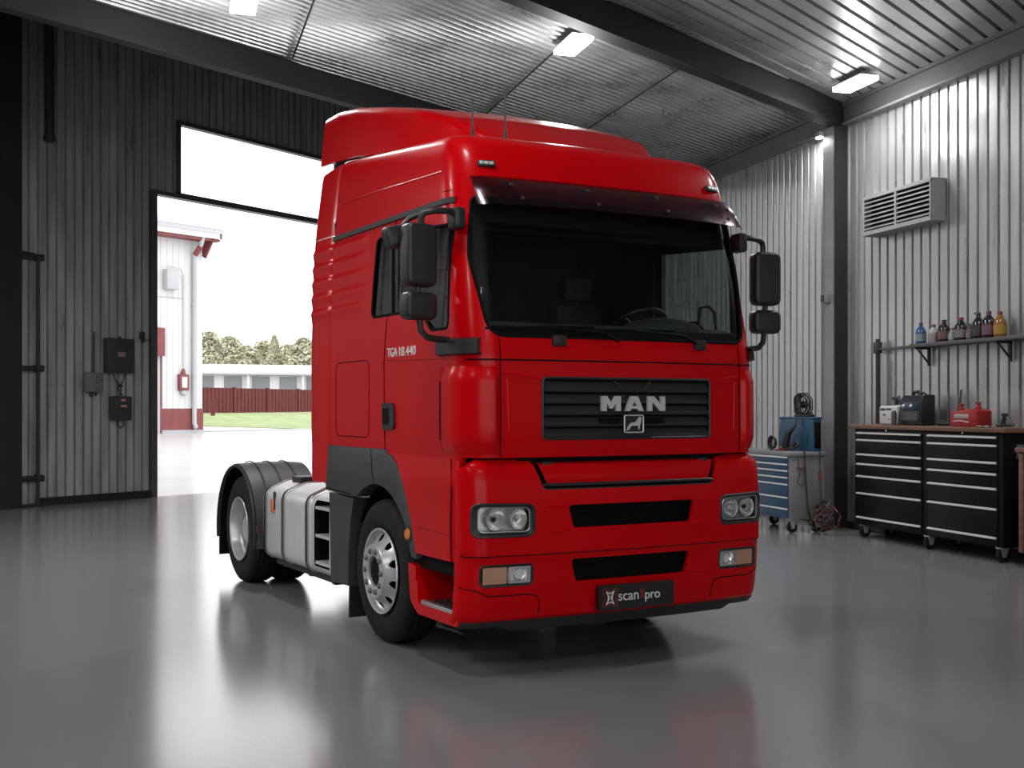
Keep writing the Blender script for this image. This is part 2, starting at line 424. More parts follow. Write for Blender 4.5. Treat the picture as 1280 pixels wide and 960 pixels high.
# corner air deflectors
for s in (-1, 1):
    m = MB(); rows = []
    for k in range(15):
        z = 1.455 + (2.03 - 1.455) * k / 14; row = []
        e = .030 * min(1, min(k, 14 - k) / 2.0 + .15)
        for a in range(19):
            if a < 13:
                x = 1.005 + (side_x(-1.16, z) - 1.005) * math.sin(a / 12 * PI / 2); y = front_y(x, z)
            else:
                y = front_y(side_x(-1.16, z), z) + (a - 12) * .034; x = side_x(y, z)
            ee = e * min(1, min(a, 18 - a) / 1.2 + .1)
            n = Vector((x / 1.22 * .9 if a > 4 else .25, -1 if a < 12 else -.15, 0)).normalized()
            row.append((s * (x + n.x * ee), y + n.y * ee, z))
        rows.append(row)
    m.grid(rows)
    d = m.build('corner_deflector', M['red'], TRUCK)
    m = MB(); rows = []
    for k in range(9):
        z = 1.54 + (1.93 - 1.54) * k / 8
        rows.append([(s * (side_x(y, z) + .034 - .02 * abs(j - 2) / 2), y, z) for j, y in enumerate((-1.03, -1.015, -1.0, -.985, -.965))])
    m.grid(rows); m.build('deflector_slot', M['gap'], d)

# grille
GY = -1.435
def gy(x): return front_y(x, 1.75)
m = MB()
SL = [1.555, 1.628, 1.705, 1.782, 1.859, 1.945]
for k in range(5):
    z0, z1 = SL[k] + .004, SL[k + 1] - .012; rows = []
    for z, o in ((z0, .03), (z0, -.006), (z0 + .012, -.010), (z1 - .02, .004), (z1, .016), (z1, .03)):
        rows.append([(x, gy(x) + o + .004, z) for x in [.682 * (-1 + 2 * j / 30) for j in range(31)]])
    m.grid(rows)
gr = m.build('grille', M['slat'], TRUCK); tag(gr, 'dark grey grille of five wide slats')
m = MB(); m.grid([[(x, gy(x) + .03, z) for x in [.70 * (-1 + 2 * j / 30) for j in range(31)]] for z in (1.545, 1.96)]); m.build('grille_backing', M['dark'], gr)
loop_tube(rrect(-.695, .695, 1.55, 1.955, .03), lambda x, z: (x, gy(x) - .002, z), .010).build('grille_frame', M['blackp'], gr)
m = MB(); m.tube([(x, gy(x) - .008, z) for x, z in ((-.15, 1.935), (-.135, 1.925), (-.10, 1.885), (.10, 1.885), (.135, 1.925), (.15, 1.935))], .007, 6); m.build('grille_notch', M['slat'], gr)
for s in (-1, 1): MB().prism(rrect(min(s * .10, s * .265), max(s * .10, s * .265), 1.652, 1.688, .006, 2), 'y', gy(.2) - .017, gy(.2) + .01).build('grille_opening', M['dark'], gr)
def glyphs(polys, name, mat, y, d, parent):
    m = MB()
    for p in polys: m.prism(p, 'y', y, y + d)
    return m.build(name, mat, parent, smooth=None)
# lettering M A N, each letter its own piece
H0, HT = 1.734, .102
def L(x0, w, pts): return [(x0 + w * a, H0 + HT * b) for a, b in pts]
ly = gy(.2) - .030
glyphs([L(-.262, .155, [(0, 0), (.26, 0), (.26, .52), (.44, .16), (.56, .16), (.74, .52), (.74, 0), (1, 0), (1, 1), (.72, 1), (.5, .52), (.28, 1), (0, 1)])], 'letter', M['letter'], ly, .022, gr)
glyphs([L(-.070, .152, p) for p in ([(0, 0), (.27, 0), (.50, .66), (.50, 1), (.31, 1)], [(1, 0), (.73, 0), (.50, .66), (.50, 1), (.69, 1)], [(.32, .15), (.68, .15), (.62, .34), (.38, .34)])], 'letter', M['letter'], ly, .022, gr)
glyphs([L(.120, .145, [(0, 0), (.24, 0), (.24, .62), (.70, 0), (1, 0), (1, 1), (.76, 1), (.76, .42), (.34, 1), (0, 1)])], 'letter', M['letter'], ly, .022, gr)
em = MB().prism(rrect(-.075, .088, 1.585, 1.708, .012, 3), 'y', gy(0) - .016, gy(0) + .01).build('emblem', M['plate'], gr)
loop_tube(rrect(-.072, .085, 1.588, 1.705, .012, 3), lambda x, z: (x, gy(0) - .017, z), .0055, 6).build('emblem_frame', M['letter'], em)
# a seated-lion outline striding up to the right
E0x, E0z, Ew, Eh = -.058, 1.598, .125, .098
lion = [(0, 0), (.10, .28), (.20, .46), (.34, .58), (.55, .60), (.70, .72), (.76, .86), (.88, 1.0), (.98, .96), (1, .80), (.95, .55), (.90, .38), (.86, .12), (.80, .10), (.79, .34), (.70, .38), (.50, .36), (.36, .36), (.26, .26), (.20, .10), (.10, .08)]
glyphs([[(E0x + Ew * a, E0z + Eh * b) for a, b in lion]], 'emblem_lion', M['letter'], gy(0) - .022, .008, em)

# ---- bumper
BW, BR = 1.25, .15
BUM = [(.345, -1.36), (.38, -1.405), (.45, -1.425), (.60, -1.445), (.79, -1.455), (.80, -1.470), (1.10, -1.470), (1.30, -1.455), (1.37, -1.435), (1.405, -1.40), (1.418, -1.36)]
def bump_y(x, z, off=0.0):
    yf = interp(BUM, z)[0]; t = max(0, (abs(x) - (BW - BR)) / BR)
    return yf + .085 * (x / BW) ** 2 + BR * (1 - math.sqrt(max(0, 1 - min(1, t) ** 2))) + off
xs_ = [(BW - BR) * (-1 + 2 * k / 30) for k in range(31)]
cx_ = [BW - BR + BR * math.sin(math.radians(90 * k / 8)) for k in range(1, 9)]
XS = [-x for x in cx_[::-1]] + xs_ + cx_
m = MB(); rows = []
for z in [.345, .36, .38, .41, .45, .52, .6, .7, .785, .792, .80, .85, .95, 1.05, 1.15, 1.25, 1.30, 1.34, 1.37, 1.39, 1.405, 1.418]:
    rows.append([(x, bump_y(x, z), z) for x in XS])
m.grid(rows)
bum = m.build('bumper', [M['red'], M['dark']], TRUCK)
HL = {s: rpoly([(s * .775, 1.122), (s * 1.195, 1.135), (s * 1.195, .925), (s * .775, .922), ], .05, 4) for s in (-1, 1)}
FL = {s: rrect(min(s * .775, s * 1.14), max(s * .775, s * 1.14), .60, .735, .03, 3) for s in (-1, 1)}
FLAP = rpoly([(-.79, 1.45), (.79, 1.45), (.70, 1.215), (-.70, 1.215)], [.0, .0, .05, .05], 4)
UP = rpoly([(-.525, 1.112), (.525, 1.112), (.485, .960), (-.485, .960)], .03, 3)
LO = rpoly([(-.495, .752), (.495, .752), (.455, .600), (-.455, .600)], .03, 3)
c = MB()
for s in (-1, 1): c.prism(HL[s], 'y', -1.7, -1.22); c.prism(FL[s], 'y', -1.7, -1.20)
for p in (FLAP, UP, LO): c.prism(p, 'y', -1.7, -1.2)
for s in (-1, 1): c.prism([(s * 1.085, 1.46), (s * 1.30, 1.46), (s * 1.30, 1.30)], 'y', -1.7, -1.0)
cut(bum, c, 0.03, 35)
for P_, nm in ((UP, 'upper'), (LO, 'lower')):
    x1 = max(p[0] for p in P_); z0 = min(p[1] for p in P_); z1 = max(p[1] for p in P_)
    m = MB(); m.box(-x1 - .05, x1 + .05, -1.345, -1.30, z0 - .04, z1 + .04)
    for k in range(3):
        z = z0 + (z1 - z0) * (k + .5) / 3; m.box(-x1, x1, -1.347, -1.34, z - .008, z + .008)
    a = m.build('air_intake', M['dark'], bum)
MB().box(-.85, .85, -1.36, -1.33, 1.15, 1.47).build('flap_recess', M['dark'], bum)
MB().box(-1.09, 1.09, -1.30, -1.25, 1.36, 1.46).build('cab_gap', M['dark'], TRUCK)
# the red flap in its dark gap
m = MB(); rows = []
for z, o in ((1.245, .04), (1.25, .004), (1.262, .0), (1.33, -.004), (1.385, .004), (1.395, .05)):
    h = .665 + (.735 - .665) * (z - 1.245) / .16
    rows.append([(h * x, bump_y(h * x, z if z < 1.36 else 1.36) + .012 + o, z) for x in [-1 + 2 * j / 30 for j in range(31)]])
m.grid(rows)
fl = m.build('service_flap', M['red'], TRUCK)
loop_tube(FLAP[2:], lambda x, z: (x, bump_y(x, min(z, 1.36)) + .012, min(z, 1.40)), .012).build('flap_seal', M['blackp'], fl)
for s in (-1, 1): MB().box(s * .64 - .045, s * .64 + .045, -1.46 + .06, -1.36, 1.37, 1.40, .006).build('flap_hinge', M['blackp'], fl)
def bump_line(pts, r=.004, off=0.0):
    m = MB(); out = []
    for a, b in zip(pts, pts[1:]):
        k = max(1, int(math.hypot(b[0] - a[0], b[1] - a[1]) / .03))
        for i in range(k + (b == pts[-1])):
            x, z = a[0] + (b[0] - a[0]) * i / k, a[1] + (b[1] - a[1]) * i / k; out.append((x, bump_y(x, z) + off, z))
    m.tube(out, r, 6); return m
bump_line([(-1.24, .797), (-.5, .797), (.5, .797), (1.24, .797)], .0045).build('bumper_seam', M['gap'], bum)
for s in (-1, 1):
    bump_line([(s * 1.24, .59), (s * 1.17, .575), (s * 1.08, .535), (s * .80, .535), (s * .74, .52), (s * .715, .47), (s * .72, .40)], .0045).build('corner_panel_seam', M['gap'], bum)
    # headlight: bezel, reflectors, lens
    P_ = HL[s]
    hb = loop_tube(P_, lambda x, z: (x, bump_y(x, z) + .004, z), .011).build('headlight', M['blackp'], TRUCK)
    m = MB(); outer = [Vector(p) for p in P_]; cc = Vector((s * .965, 1.032))
    inner = [Vector((cc.x + (p.x - cc.x) * .85, cc.y + (p.y - cc.y) * .79 + .004)) for p in outer]
    m.grid([[(p.x, bump_y(p.x, p.y) + .002, p.y) for p in outer], [(p.x, bump_y(p.x, p.y) + .022, p.y) for p in inner], [(p.x, bump_y(p.x, p.y) + .09, p.y) for p in inner]], True)
    m.build('headlight_bezel', M['blackp'], hb)
    m = MB(); m.grid([[(s * x, bump_y(x, 1.03) + .075, z) for x in (.76, .86, .96, 1.06, 1.17)] for z in (.93, 1.13)]); m.build('headlight_backing', M['reflector'], hb)
    for cxx, rr in ((.885, .066), (1.045, .069)):
        m = MB(); yb = bump_y(cxx, 1.03) + .012
        prof = [(rr * 1.0, 0), (rr * .94, .008), (rr * .75, .030), (rr * .45, .048), (rr * .22, .054), (0.0, .055)]
        m.lathe(prof, 'y', (s * cxx, yb, 1.033), 28); m.build('reflector_bowl', M['reflector'], hb)
        m = MB(); m.lathe([(.0, 0), (.014, .003), (.018, .012), (.012, .03), (0, .03)], 'y', (s * cxx, yb + .012, 1.033), 14); m.build('bulb_shield', M['steel'] if cxx > 1 else M['chrome'], hb)
    inner2 = inner
    m = MB(); m.b.faces.new([m.b.verts.new((p.x, bump_y(p.x, p.y) + .014, p.y)) for p in inner2]); m.build('headlight_lens', M['lens'], hb)
    m = loop_tube([tuple(p) for p in inner], lambda x, z: (x, bump_y(x, z) + .012, z), .005); m.build('lens_rim', M['alu'], hb)
    # fog light and turn signal
    fb = loop_tube(FL[s], lambda x, z: (x, bump_y(x, z) + .006, z), .010).build('fog_light', M['blackp'], TRUCK)
    def pad(x0, x1, z0, z1, off, mat, nm, th=.02):
        m = MB(); rows = []
        for z, o in ((z0, th), (z0, 0), (z1, 0), (z1, th)):
            rows.append([(s * x, bump_y(x, z) + off + o, z) for x in [x0 + (x1 - x0) * j / 8 for j in range(9)]])
        m.grid(rows); return m.build(nm, mat, fb)
    pad(.775, 1.14, .60, .735, .030, M['dark'], 'lamp_backing')
    pad(.79, .945, .615, .72, .018, M['reflector'], 'fog_reflector')
    m = MB(); m.lathe([(.045, 0), (.04, .012), (.02, .022), (0, .024)], 'y', (s * .868, bump_y(.868, .667) + .002, .667), 20); m.build('fog_bowl', M['chrome'], fb)
    for z in (.62, .715): pad(.79, .945, z - .007, z + .007, .002, M['alu'], 'fog_frame', .016)
    for x in (.796, .940): pad(x - .006, x + .006, .615, .72, .002, M['alu'], 'fog_frame', .016)
    pad(.955, 1.122, .612, .722, .010, M['amberpale'], 'turn_signal')
    pad(.985, 1.092, .638, .696, .004, M['amberpale'], 'signal_lens', .01)
for s in (-1, 1):
    for pts in (((.535, 1.115), (.68, 1.105)), ((.50, .955), (.67, .935)), ((.505, .755), (.66, .745)), ((.47, .595), (.65, .58))): bump_line([(s * a, z) for a, z in pts], .007).build('bumper_ridge', M['red'], bum)
# plate
pl = MB().prism(rrect(-.305, .318, .392, .562, .018, 3), 'y', -1.492, -1.455).build('number_plate', M['plate'], TRUCK); tag(pl, 'black plate with white and red lettering')
def ptxt(body, x, w, mat, h=None, z=.455): 
    MB().text(body, w, h, (x, -1.494, z), (1, 0, 0), (0, 0, 1), .002).build('plate_lettering', mat, pl, smooth=None)
ptxt('scan', -.150, .165, M['white'], None, .452)
ptxt('X', .0235, .040, M['redline'], .066, .456)
ptxt('pro', .070, .124, M['white'], None, .430)
m = MB(); cx0, cz0 = -.218, .478
def star(R, r_, n=4, ph=45):
    out = []
    for k in range(40):
        a = 2 * PI * k / 40; f = abs(math.cos(n / 2 * (a - math.radians(ph)))) ** 3
        out.append((cx0 + (r_ + (R - r_) * f) * math.cos(a), -1.495, cz0 + (r_ + (R - r_) * f) * math.sin(a)))
    return out
m.tube(star(.080, .042), .0025, 5, closed=True); m.build('plate_badge', M['redline'], pl)
m = MB()
m.tube([(cx0 + a * .03, -1.495, cz0 + b * .045) for a, b in ((-1.1, 1), (-.55, .35), (-.5, 0), (-.55, -.35), (-1.1, -1), (-.35, -.72), (0, -.62), (.35, -.72), (1.1, -1), (.55, -.35), (.5, 0), (.55, .35), (1.1, 1), (.35, .72), (0, .62), (-.35, .72))], .0042, 5, closed=True); m.build('plate_badge', M['white'], pl)
m = MB(); m.tube([(cx0 + a * .03, -1.495, cz0 + b * .045) for a, b in ((-.22, .3), (.22, .3), (.22, -.3), (-.22, -.3))], .002, 5, closed=True); m.build('plate_badge', M['white'], pl)
m = MB(); m.grid([[(x, bump_y(x * 1.0, .40) + .03, .36) for x in XS[3:-3]], [(x, bump_y(x, .40) + .05, .29 if abs(x) < .9 else .32) for x in XS[3:-3]], [(x, bump_y(x, .40) + .35, .27) for x in XS[3:-3]]]); m.build('bumper_lip', M['blackp'], TRUCK)

# ---- lower side panels, arches, steps
ARC = [(-.05, 1.43), (-.16, 1.405), (-.27, 1.34), (-.37, 1.23), (-.45, 1.10), (-.52, .96), (-.575, .82), (-.605, .705)]
ACY, ACZ, ARD = .12, .52, .665
def arc_in(a0, a1, n=18): return [(ACY + ARD * math.cos(math.radians(a0 + (a1 - a0) * k / n)), ACZ + ARD * math.sin(math.radians(a0 + (a1 - a0) * k / n))) for k in range(n + 1)]
for s in (-1, 1):
    def X(v): return s * v
    # red door-foot panel, its front edge rounded towards the bumper
    m = MB(); rows = []
    P_ = [(y, z) for y, z in ARC]; 
    n = 16
    for k in range(n + 1):
        z = .745 + (1.43 - .745) * k / n
        # rear limit from the arch curve at this height
        yr = ARC[0][0]
        for a, b in zip(ARC, ARC[1:]):
            if b[1] <= z <= a[1]: yr = a[0] + (b[0] - a[0]) * (z - a[1]) / (b[1] - a[1])
        zz = z - .02 * (1 - k / n) * 0
        row = []
        for j in range(13):
            y = yr + (-1.215 - yr) * j / 12
            bul = .02 * sstep(1.43, 1.25, z)
            row.append((X(1.222 + bul - .03 * sstep(-1.12, -1.215, y)), y, z))
        rows.append(row)
    m.grid(rows)
    p = m.build('fender_panel', [M['red'], M['reddeep']], TRUCK); cut(p, None, .04)
    m = MB(); m.box(min(X(1.205), X(1.225)), max(X(1.205), X(1.225)), -1.222, -1.18, .76, 1.41, .008); m.build('panel_return', M['red'], p)
    m = MB(); m.tube([(X(1.237), -1.145, .75), (X(1.24), -1.14, 1.0), (X(1.24), -1.15, 1.2), (X(1.225), -1.12, 1.42)], .004, 6); m.build('panel_seam', M['gap'], p)
    m = MB(); m.tube([(X(1.246), -.62, .93), (X(1.247), -.9, .925), (X(1.24), -1.14, .92)], .003, 5); m.build('panel_crease', M['reddeep'], p)
    # grey wheel arch
    left = [(1.185, 1.08), (.66, 1.06)]
    a0 = math.degrees(math.atan2(.98 - ACZ, .60 - ACY))
    poly = [(1.185, 1.08), (1.125, 1.45), (-.04, 1.45)] + ARC + [(-.50, .705)] + arc_in(165, 56)[0:] + [(.60, 1.06)]
    m = MB(); m.prism(poly, 'x', X(1.10), X(1.242), 0); 
    w = m.build('wheel_arch', M['greyp'], TRUCK, smooth=25)
    bm_ = w.modifiers.new('bv', 'BEVEL'); bm_.width = .012; bm_.segments = 2; bm_.limit_method = 'ANGLE'; bm_.angle_limit = math.radians(35); bake(w, 30)
    m = MB(); m.tube([(X(1.243), .21, 1.445), (X(1.243), .19, 1.3), (X(1.243), .165, 1.19)], .0035, 5); m.build('arch_seam', M['gap'], w)
    m = MB(); m.tube([(X(1.243), 1.16, 1.10), (X(1.243), .62, 1.075)], .004, 5); m.build('arch_seam', M['gap'], w)
    # black inner arch
    m = MB(); pts = arc_in(200, -10, 24); m.grid([[(X(xx), y, z) for y, z in pts] for xx in (1.13, .60)]); m.build('inner_arch', M['dark'], TRUCK)
    m = MB(); m.lathe([(0, -.018), (.034, -.016), (.044, -.004), (.046, .01)], 'x', (0, 0, 0), 20)
    if s > 0: bmesh.ops.transform(m.b, matrix=Matrix.Rotation(PI, 4, 'Z'), verts=m.b.verts[:])
    am = m.build('side_marker', M['amber'], TRUCK); am.location = (X(1.243), -.475, .865); tag(am, 'round amber marker lamp')
    m = MB(); m.lathe([(.046, -.006), (.055, -.006), (.055, .006), (.046, .006)], 'x', (0, 0, 0), 20, closed=True); m.build('marker_ring', M['blackp'], am)
    # step well
    m = MB()
    outer = rpoly([(-.455, .668), (-.60, .648), (-1.235, .615), (-1.235, .325), (-.62, .325), (-.49, .40)], [.02, .02, .01, .03, .1, .1], 4)
    m.prism(outer, 'x', X(1.235), X(.80))
    st = m.build('step_well', [M['red'], M['reddeep']], TRUCK)
    c = MB(); c.prism(rpoly([(-.60, .60), (-1.165, .60), (-1.165, .40), (-.62, .40)], .03, 3), 'x', X(1.30), X(.90)); c.prism([(-.58, .55), (-.58, .75), (-1.19, .75), (-1.19, .55)], 'x', X(1.30), X(.90))
    cut(st, c, 0, 30, selfi=True)
    m = MB(); m.box(min(X(1.225), X(.92)), max(X(1.225), X(.92)), -1.15, -.66, .402, .418, .004)
    tp = m.build('tread_plate', M['tread'], st)
    m = MB(); m.grid([[(X(.93 + .28 * i / 46), -1.14 + .46 * j / 60, .4182 + .007 * max(0, math.sin(i * .82) * math.sin(j * .66))) for i in range(47)] for j in range(61)])
    m.build('tread_pattern', M['steel'], tp)
    MB().box(min(X(1.232), X(1.20)), max(X(1.232), X(1.20)), -1.15, -.66, .395, .428, .004).build('tread_edge', M['alu'], tp)
    MB().box(min(X(1.10), X(1.16)), max(X(1.10), X(1.16)), -1.175, -1.16, .43, .56).build('step_slot', M['dark'], st)
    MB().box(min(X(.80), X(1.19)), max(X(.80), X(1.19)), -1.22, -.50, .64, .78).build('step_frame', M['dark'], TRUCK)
    # mudguard behind the front wheel, with flap
    m = MB(); m.prism([(1.17, 1.06), (.63, 1.045), (.69, .88), (.735, .66), (.745, .34), (1.13, .33)], 'x', X(.75), X(1.215)); mg = m.build('mudguard', M['greyp'], TRUCK)
    m = MB(); m.prism([(.745, .34), (.765, .34), (.775, .085), (.755, .085)], 'x', X(.72), X(1.20)); m.build('mud_flap', M['blackp'], mg)
    # door handle, mirror foot, belt line
    m = MB(); m.prism(rpoly([(.015, 1.795), (-.185, 1.79), (-.205, 1.60), (.012, 1.592)], [.02, .05, .05, .02], 4), 'x', X(1.205), X(1.236)); dh = m.build('door_handle', M['blackp'], TRUCK)
    MB().prism(rrect(-.11, .0, 1.635, 1.755, .015, 2), 'x', X(1.236), X(1.240)).build('handle_recess', M['dark'], dh)
    m = MB(); rows = []
    for k in range(12):
        t = k / 11; y = -.95 - .44 * t
        row = []
        for z, o in ((2.10, 0), (2.11, .038), (2.20, .042), (2.215, 0)):
            yy = y; x = side_x(max(yy, -1.40), z) if yy > -1.19 else None
            if x is None:
                a = min(1, (-1.19 - yy) / .16) ; x = side_x(-1.19, z) - .10 * a * a
                yy = front_y(x, z) if a > .5 else max(yy, front_y(x, z))
            row.append((X(x + o), yy - o * .6 * t, z))
        rows.append(row)
    m.grid(rows); mf = m.build('mirror_foot', M['blackp'], TRUCK)
    cut(mf, None, .012)
# TGA lettering on the door we see
for body, y0, w in (('TGA', -.06, .175), ('18.440', -.275, .28)):
    MB().text(body, w, .066, (-1.222, y0, 2.128), (0, -1, 0), (0, 0, 1), .003).build('door_lettering', M['white'], TRUCK, smooth=None)
# ---- sun visor with its brackets
m = MB(); rows = []
for z, o in ((3.30, .035), (3.275, .085), (3.19, .165), (3.085, .215)):
    h = 1.085 + .03 * (3.30 - z) / .2
    rows.append([(x, front_y(x * .985, z) - o * (1 - .35 * (abs(x) / h) ** 6), z) for x in [h * math.sin(PI / 2 * (-1 + 2 * j / 44)) for j in range(45)]])
m.grid(rows)
vis = m.build('sun_visor', [M['visor'], M['visor']], TRUCK); cut(vis, None, .006); tag(vis, 'smoked translucent sun visor')
for x in (-.86, -.29, .29, .86):
    y = front_y(x, 3.24)
    m = MB(); m.tube([(x, y + .01, 3.265), (x, y - .10, 3.235)], .013, 8); m.ball((x, y - .118, 3.233), .018, 1, .6, 1); m.build('visor_bracket', M['blackp'], vis)
    m = MB(); m.ball((x + .03, front_y(x, 3.13) - .198, 3.13), .015, 1, .6, 1); m.build('visor_bolt', M['blackp'], vis)
# marker lights
for s in (-1, 1):
    x = s * .955; y = front_y(x, 3.395)
    ml = MB().box(-.062, .062, -.012, .03, -.024, .024, .008).build('marker_light', M['blackp'], TRUCK); ml.location = (x, y - .004, 3.395); ml.rotation_euler = (math.radians(-22), 0, s * math.radians(14))
    for k in (-1, 0, 1): MB().box(k * .034 - .015, k * .034 + .015, -.016, -.008, -.013, .013, .004).build('marker_lens', M['letter'], ml)
# wipers
for x0, x1 in ((-.10, -.66), (.58, .02)):
    m = MB(); ya, yb = front_y(x0, 2.20), front_y(x1, 2.30)
    m.tube([(x0, ya - .02, 2.21), (x0 - .12, front_y(x0 - .12, 2.27) - .025, 2.265), (x1, yb - .012, 2.29)], .011, 6)
    w = m.build('wiper', M['dark'], TRUCK)
    m = MB(); m.tube([(x1 - .42, front_y(x1 - .42, 2.275) - .004, 2.275), (x1, yb - .004, 2.295), (x1 + .38, front_y(x1 + .38, 2.30) - .004, 2.30)], .008, 6); m.build('wiper_blade', M['dark'], w)
for x in (-.565, .61):
    y = front_y(x, 2.2); m = MB(); m.box(x - .052, x + .052, y - .028, y + .03, 2.165, 2.24, .01); m.build('wiper_cap', M['blackp'], TRUCK)

# ---- roof spoiler
SP = [(-.80, .55, 3.60, .04), (-.62, .76, 3.73, .05), (-.40, .86, 3.865, .07), (0.0, .95, 4.005, .08), (.50, 1.02, 4.13, .085), (1.0, 1.07, 4.23, .09), (1.35, 1.09, 4.275, .09), (1.60, 1.095, 4.28, .10)]
def sp_bot(y): return interp([(-.8, 3.60), (-.4, 3.63), (0, 3.675), (.5, 3.745), (.9, 3.80), (1.6, 3.835)], y)[0]
m = MB(); rows = []
for k in range(33):
    y = -.80 + 2.40 * k / 32; w, zt, r = interp(SP, y); zb = sp_bot(y); row = []
    r = min(r, (zt - zb) * .8)
    flare = .035
    for j in range(5): row.append((-(w + flare * (1 - j / 4)), y, zb + (zt - r - zb) * j / 4))
    for j in range(1, 7): a = math.radians(90 * j / 6); row.append((-(w - r + r * math.cos(a)), y, zt - r + r * math.sin(a)))
    for j in range(1, 12): x = -(w - r) + 2 * (w - r) * j / 12; row.append((x, y, zt + .04 * (1 - (x / w) ** 2)))
    for j in range(6, 0, -1): a = math.radians(90 * j / 6); row.append(((w - r + r * math.cos(a)), y, zt - r + r * math.sin(a)))
    for j in range(4, -1, -1): row.append(((w + flare * (1 - j / 4)), y, zb + (zt - r - zb) * j / 4))
    rows.append(row)
m.grid(rows)
spo = m.build('roof_spoiler', [M['red'], M['reddeep']], TRUCK); cut(spo, None, .02)
m = MB(); m.tube([(-1.092, 1.20, 3.86), (-1.06, 1.21, 4.05), (-.93, 1.22, 4.23), (-.6, 1.22, 4.27)], .003, 5); m.build('spoiler_seam', M['reddeep'], spo)
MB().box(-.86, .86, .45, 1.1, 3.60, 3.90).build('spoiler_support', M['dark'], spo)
for s in (-1, 1): MB().box(min(s * .98, s * 1.05), max(s * .98, s * 1.05), 1.05, 1.5, 3.62, 3.84).build('spoiler_bracket', M['steel'], spo)
# ---- side deflectors behind the cab
for s in (-1, 1):
    for z0, z1, nm in ((1.135, 3.174, 'lower'), (3.184, 3.775, 'upper')):
        m = MB(); rows = []; n = int((z1 - z0) / .0213)
        for k in range(n + 1):
            z = z0 + (z1 - z0) * k / n; w = cabp(min(z, 3.42))[0] if z < 3.3 else cabp(3.3)[0] - (z - 3.3) * .13
            row = []
            for j in range(12):
                y = YR + .008 + .545 * j / 11; e = max(0, (j - 8) / 3); e0 = .012 * (1 if j == 0 else 0)
                top = .10 * sstep(z1 - .08, z1, z) * (j / 11) if nm == 'upper' else 0
                row.append((s * (w + ribs(y, z) * 1.4 - .035 * e * e - e0 + .01 * math.sin(j / 11 * PI)), y, z - top * .35))
            rows.append(row)
        m.grid(rows); d = m.build('air_deflector', [M['red'], M['reddeep']], TRUCK); cut(d, None, .02)
        MB().box(min(s * 1.10, s * 1.178), max(s * 1.10, s * 1.178), YR - .012, YR + .02, z0 + .02, z1 - (.02 if z1 < 3.2 else .50)).build('deflector_joint', M['gap'], d)
# ---- antennas
for x, y, zt, zb, th in ((-.925, -.85, 3.885, 3.57, .008), (-.666, -.85, 3.99, 3.585, .0065), (.707, -.85, 4.03, 3.585, .0065)):
    m = MB(); m.lathe([(.034, 0), (.03, .02), (.014, .07), (.008, .13), (0, .135)], 'z', (x, y, zb), 14)
    a = m.build('antenna', M['blackp'], TRUCK)
    m = MB(); m.tube([(x, y, zb + .1), (x + .005, y + .02, zt)], th * .9, 6); m.build('antenna_whip', M['blackp'], a)
# ---- mirrors
def mirror(s):
    rz = math.radians(8) * -s
    def X(v): return s * v
    m = MB(); t = bmesh.new()
    P_ = rrect(-.115, .115, -.205, .205, .05, 4)
    m.prism(P_, 'y', -.065, .055, .028, 3)
    cx = 1.462
    mi = m.build('mirror', M['blackp'], TRUCK); mi.location = (X(cx), -1.12, 2.745); mi.rotation_euler = (0, 0, rz)
    if s < 0: tag(mi, 'black mirror beside the door')
    m = MB(); m.prism(rrect(-.10, .10, -.19, .19, .04, 4), 'y', .053, .06); m.build('mirror_glass', M['chrome'], mi)
    m = MB(); m.prism(rrect(-.12, .115, -.09, .09, .045, 4), 'y', -.065, .055, .028, 3)
    lo = m.build('wide_angle_mirror', M['blackp'], TRUCK); lo.location = (X(cx), -1.12, 2.415); lo.rotation_euler = (0, 0, rz)
    m = MB(); m.prism(rrect(-.10, .10, -.075, .075, .035, 4), 'y', .053, .06); m.build('mirror_glass', M['chrome'], lo)
    m = MB()
    m.tube([(X(1.175), -1.13, 3.02), (X(1.25), -1.16, 3.045), (X(1.36), -1.15, 3.04), (X(1.425), -1.13, 3.025), (X(1.445), -1.12, 2.99), (X(1.445), -1.12, 2.93)], .022, 8)
    m.build('mirror_arm', M['blackp'], TRUCK); m = MB(); m.tube([(X(1.465), -1.12, 2.56), (X(1.465), -1.12, 2.48)], .02, 8); m.build('mirror_link', M['blackp'], TRUCK); m = MB()
    m.tube([(X(1.455), -1.12, 2.34), (X(1.445), -1.12, 2.26), (X(1.40), -1.12, 2.215), (X(1.32), -1.11, 2.205), (X(1.235), -1.10, 2.205)], .022, 8)
    m.build('mirror_arm', M['blackp'], TRUCK)
    m = MB(); m.box(min(X(1.15), X(1.235)), max(X(1.15), X(1.235)), -1.20, -1.07, 2.93, 3.075, .025); m.build('mirror_mount', M['blackp'], TRUCK)
for s in (-1, 1): mirror(s)
# kerb mirror hanging behind on the near side
m = MB(); m.prism(rpoly([(-1.66, 2.93), (-1.36, 2.985), (-1.345, 2.92), (-1.50, 2.80), (-1.62, 2.80)], .035, 4), 'y', -1.04, -.93, .02, 2)
km = m.build('kerb_mirror', M['blackp'], TRUCK)
m = MB(); m.tube([(-1.19, -1.10, 3.06), (-1.34, -1.02, 3.06), (-1.47, -.99, 3.0), (-1.53, -.985, 2.93)], .018, 8); m.build('mirror_arm', M['blackp'], km)

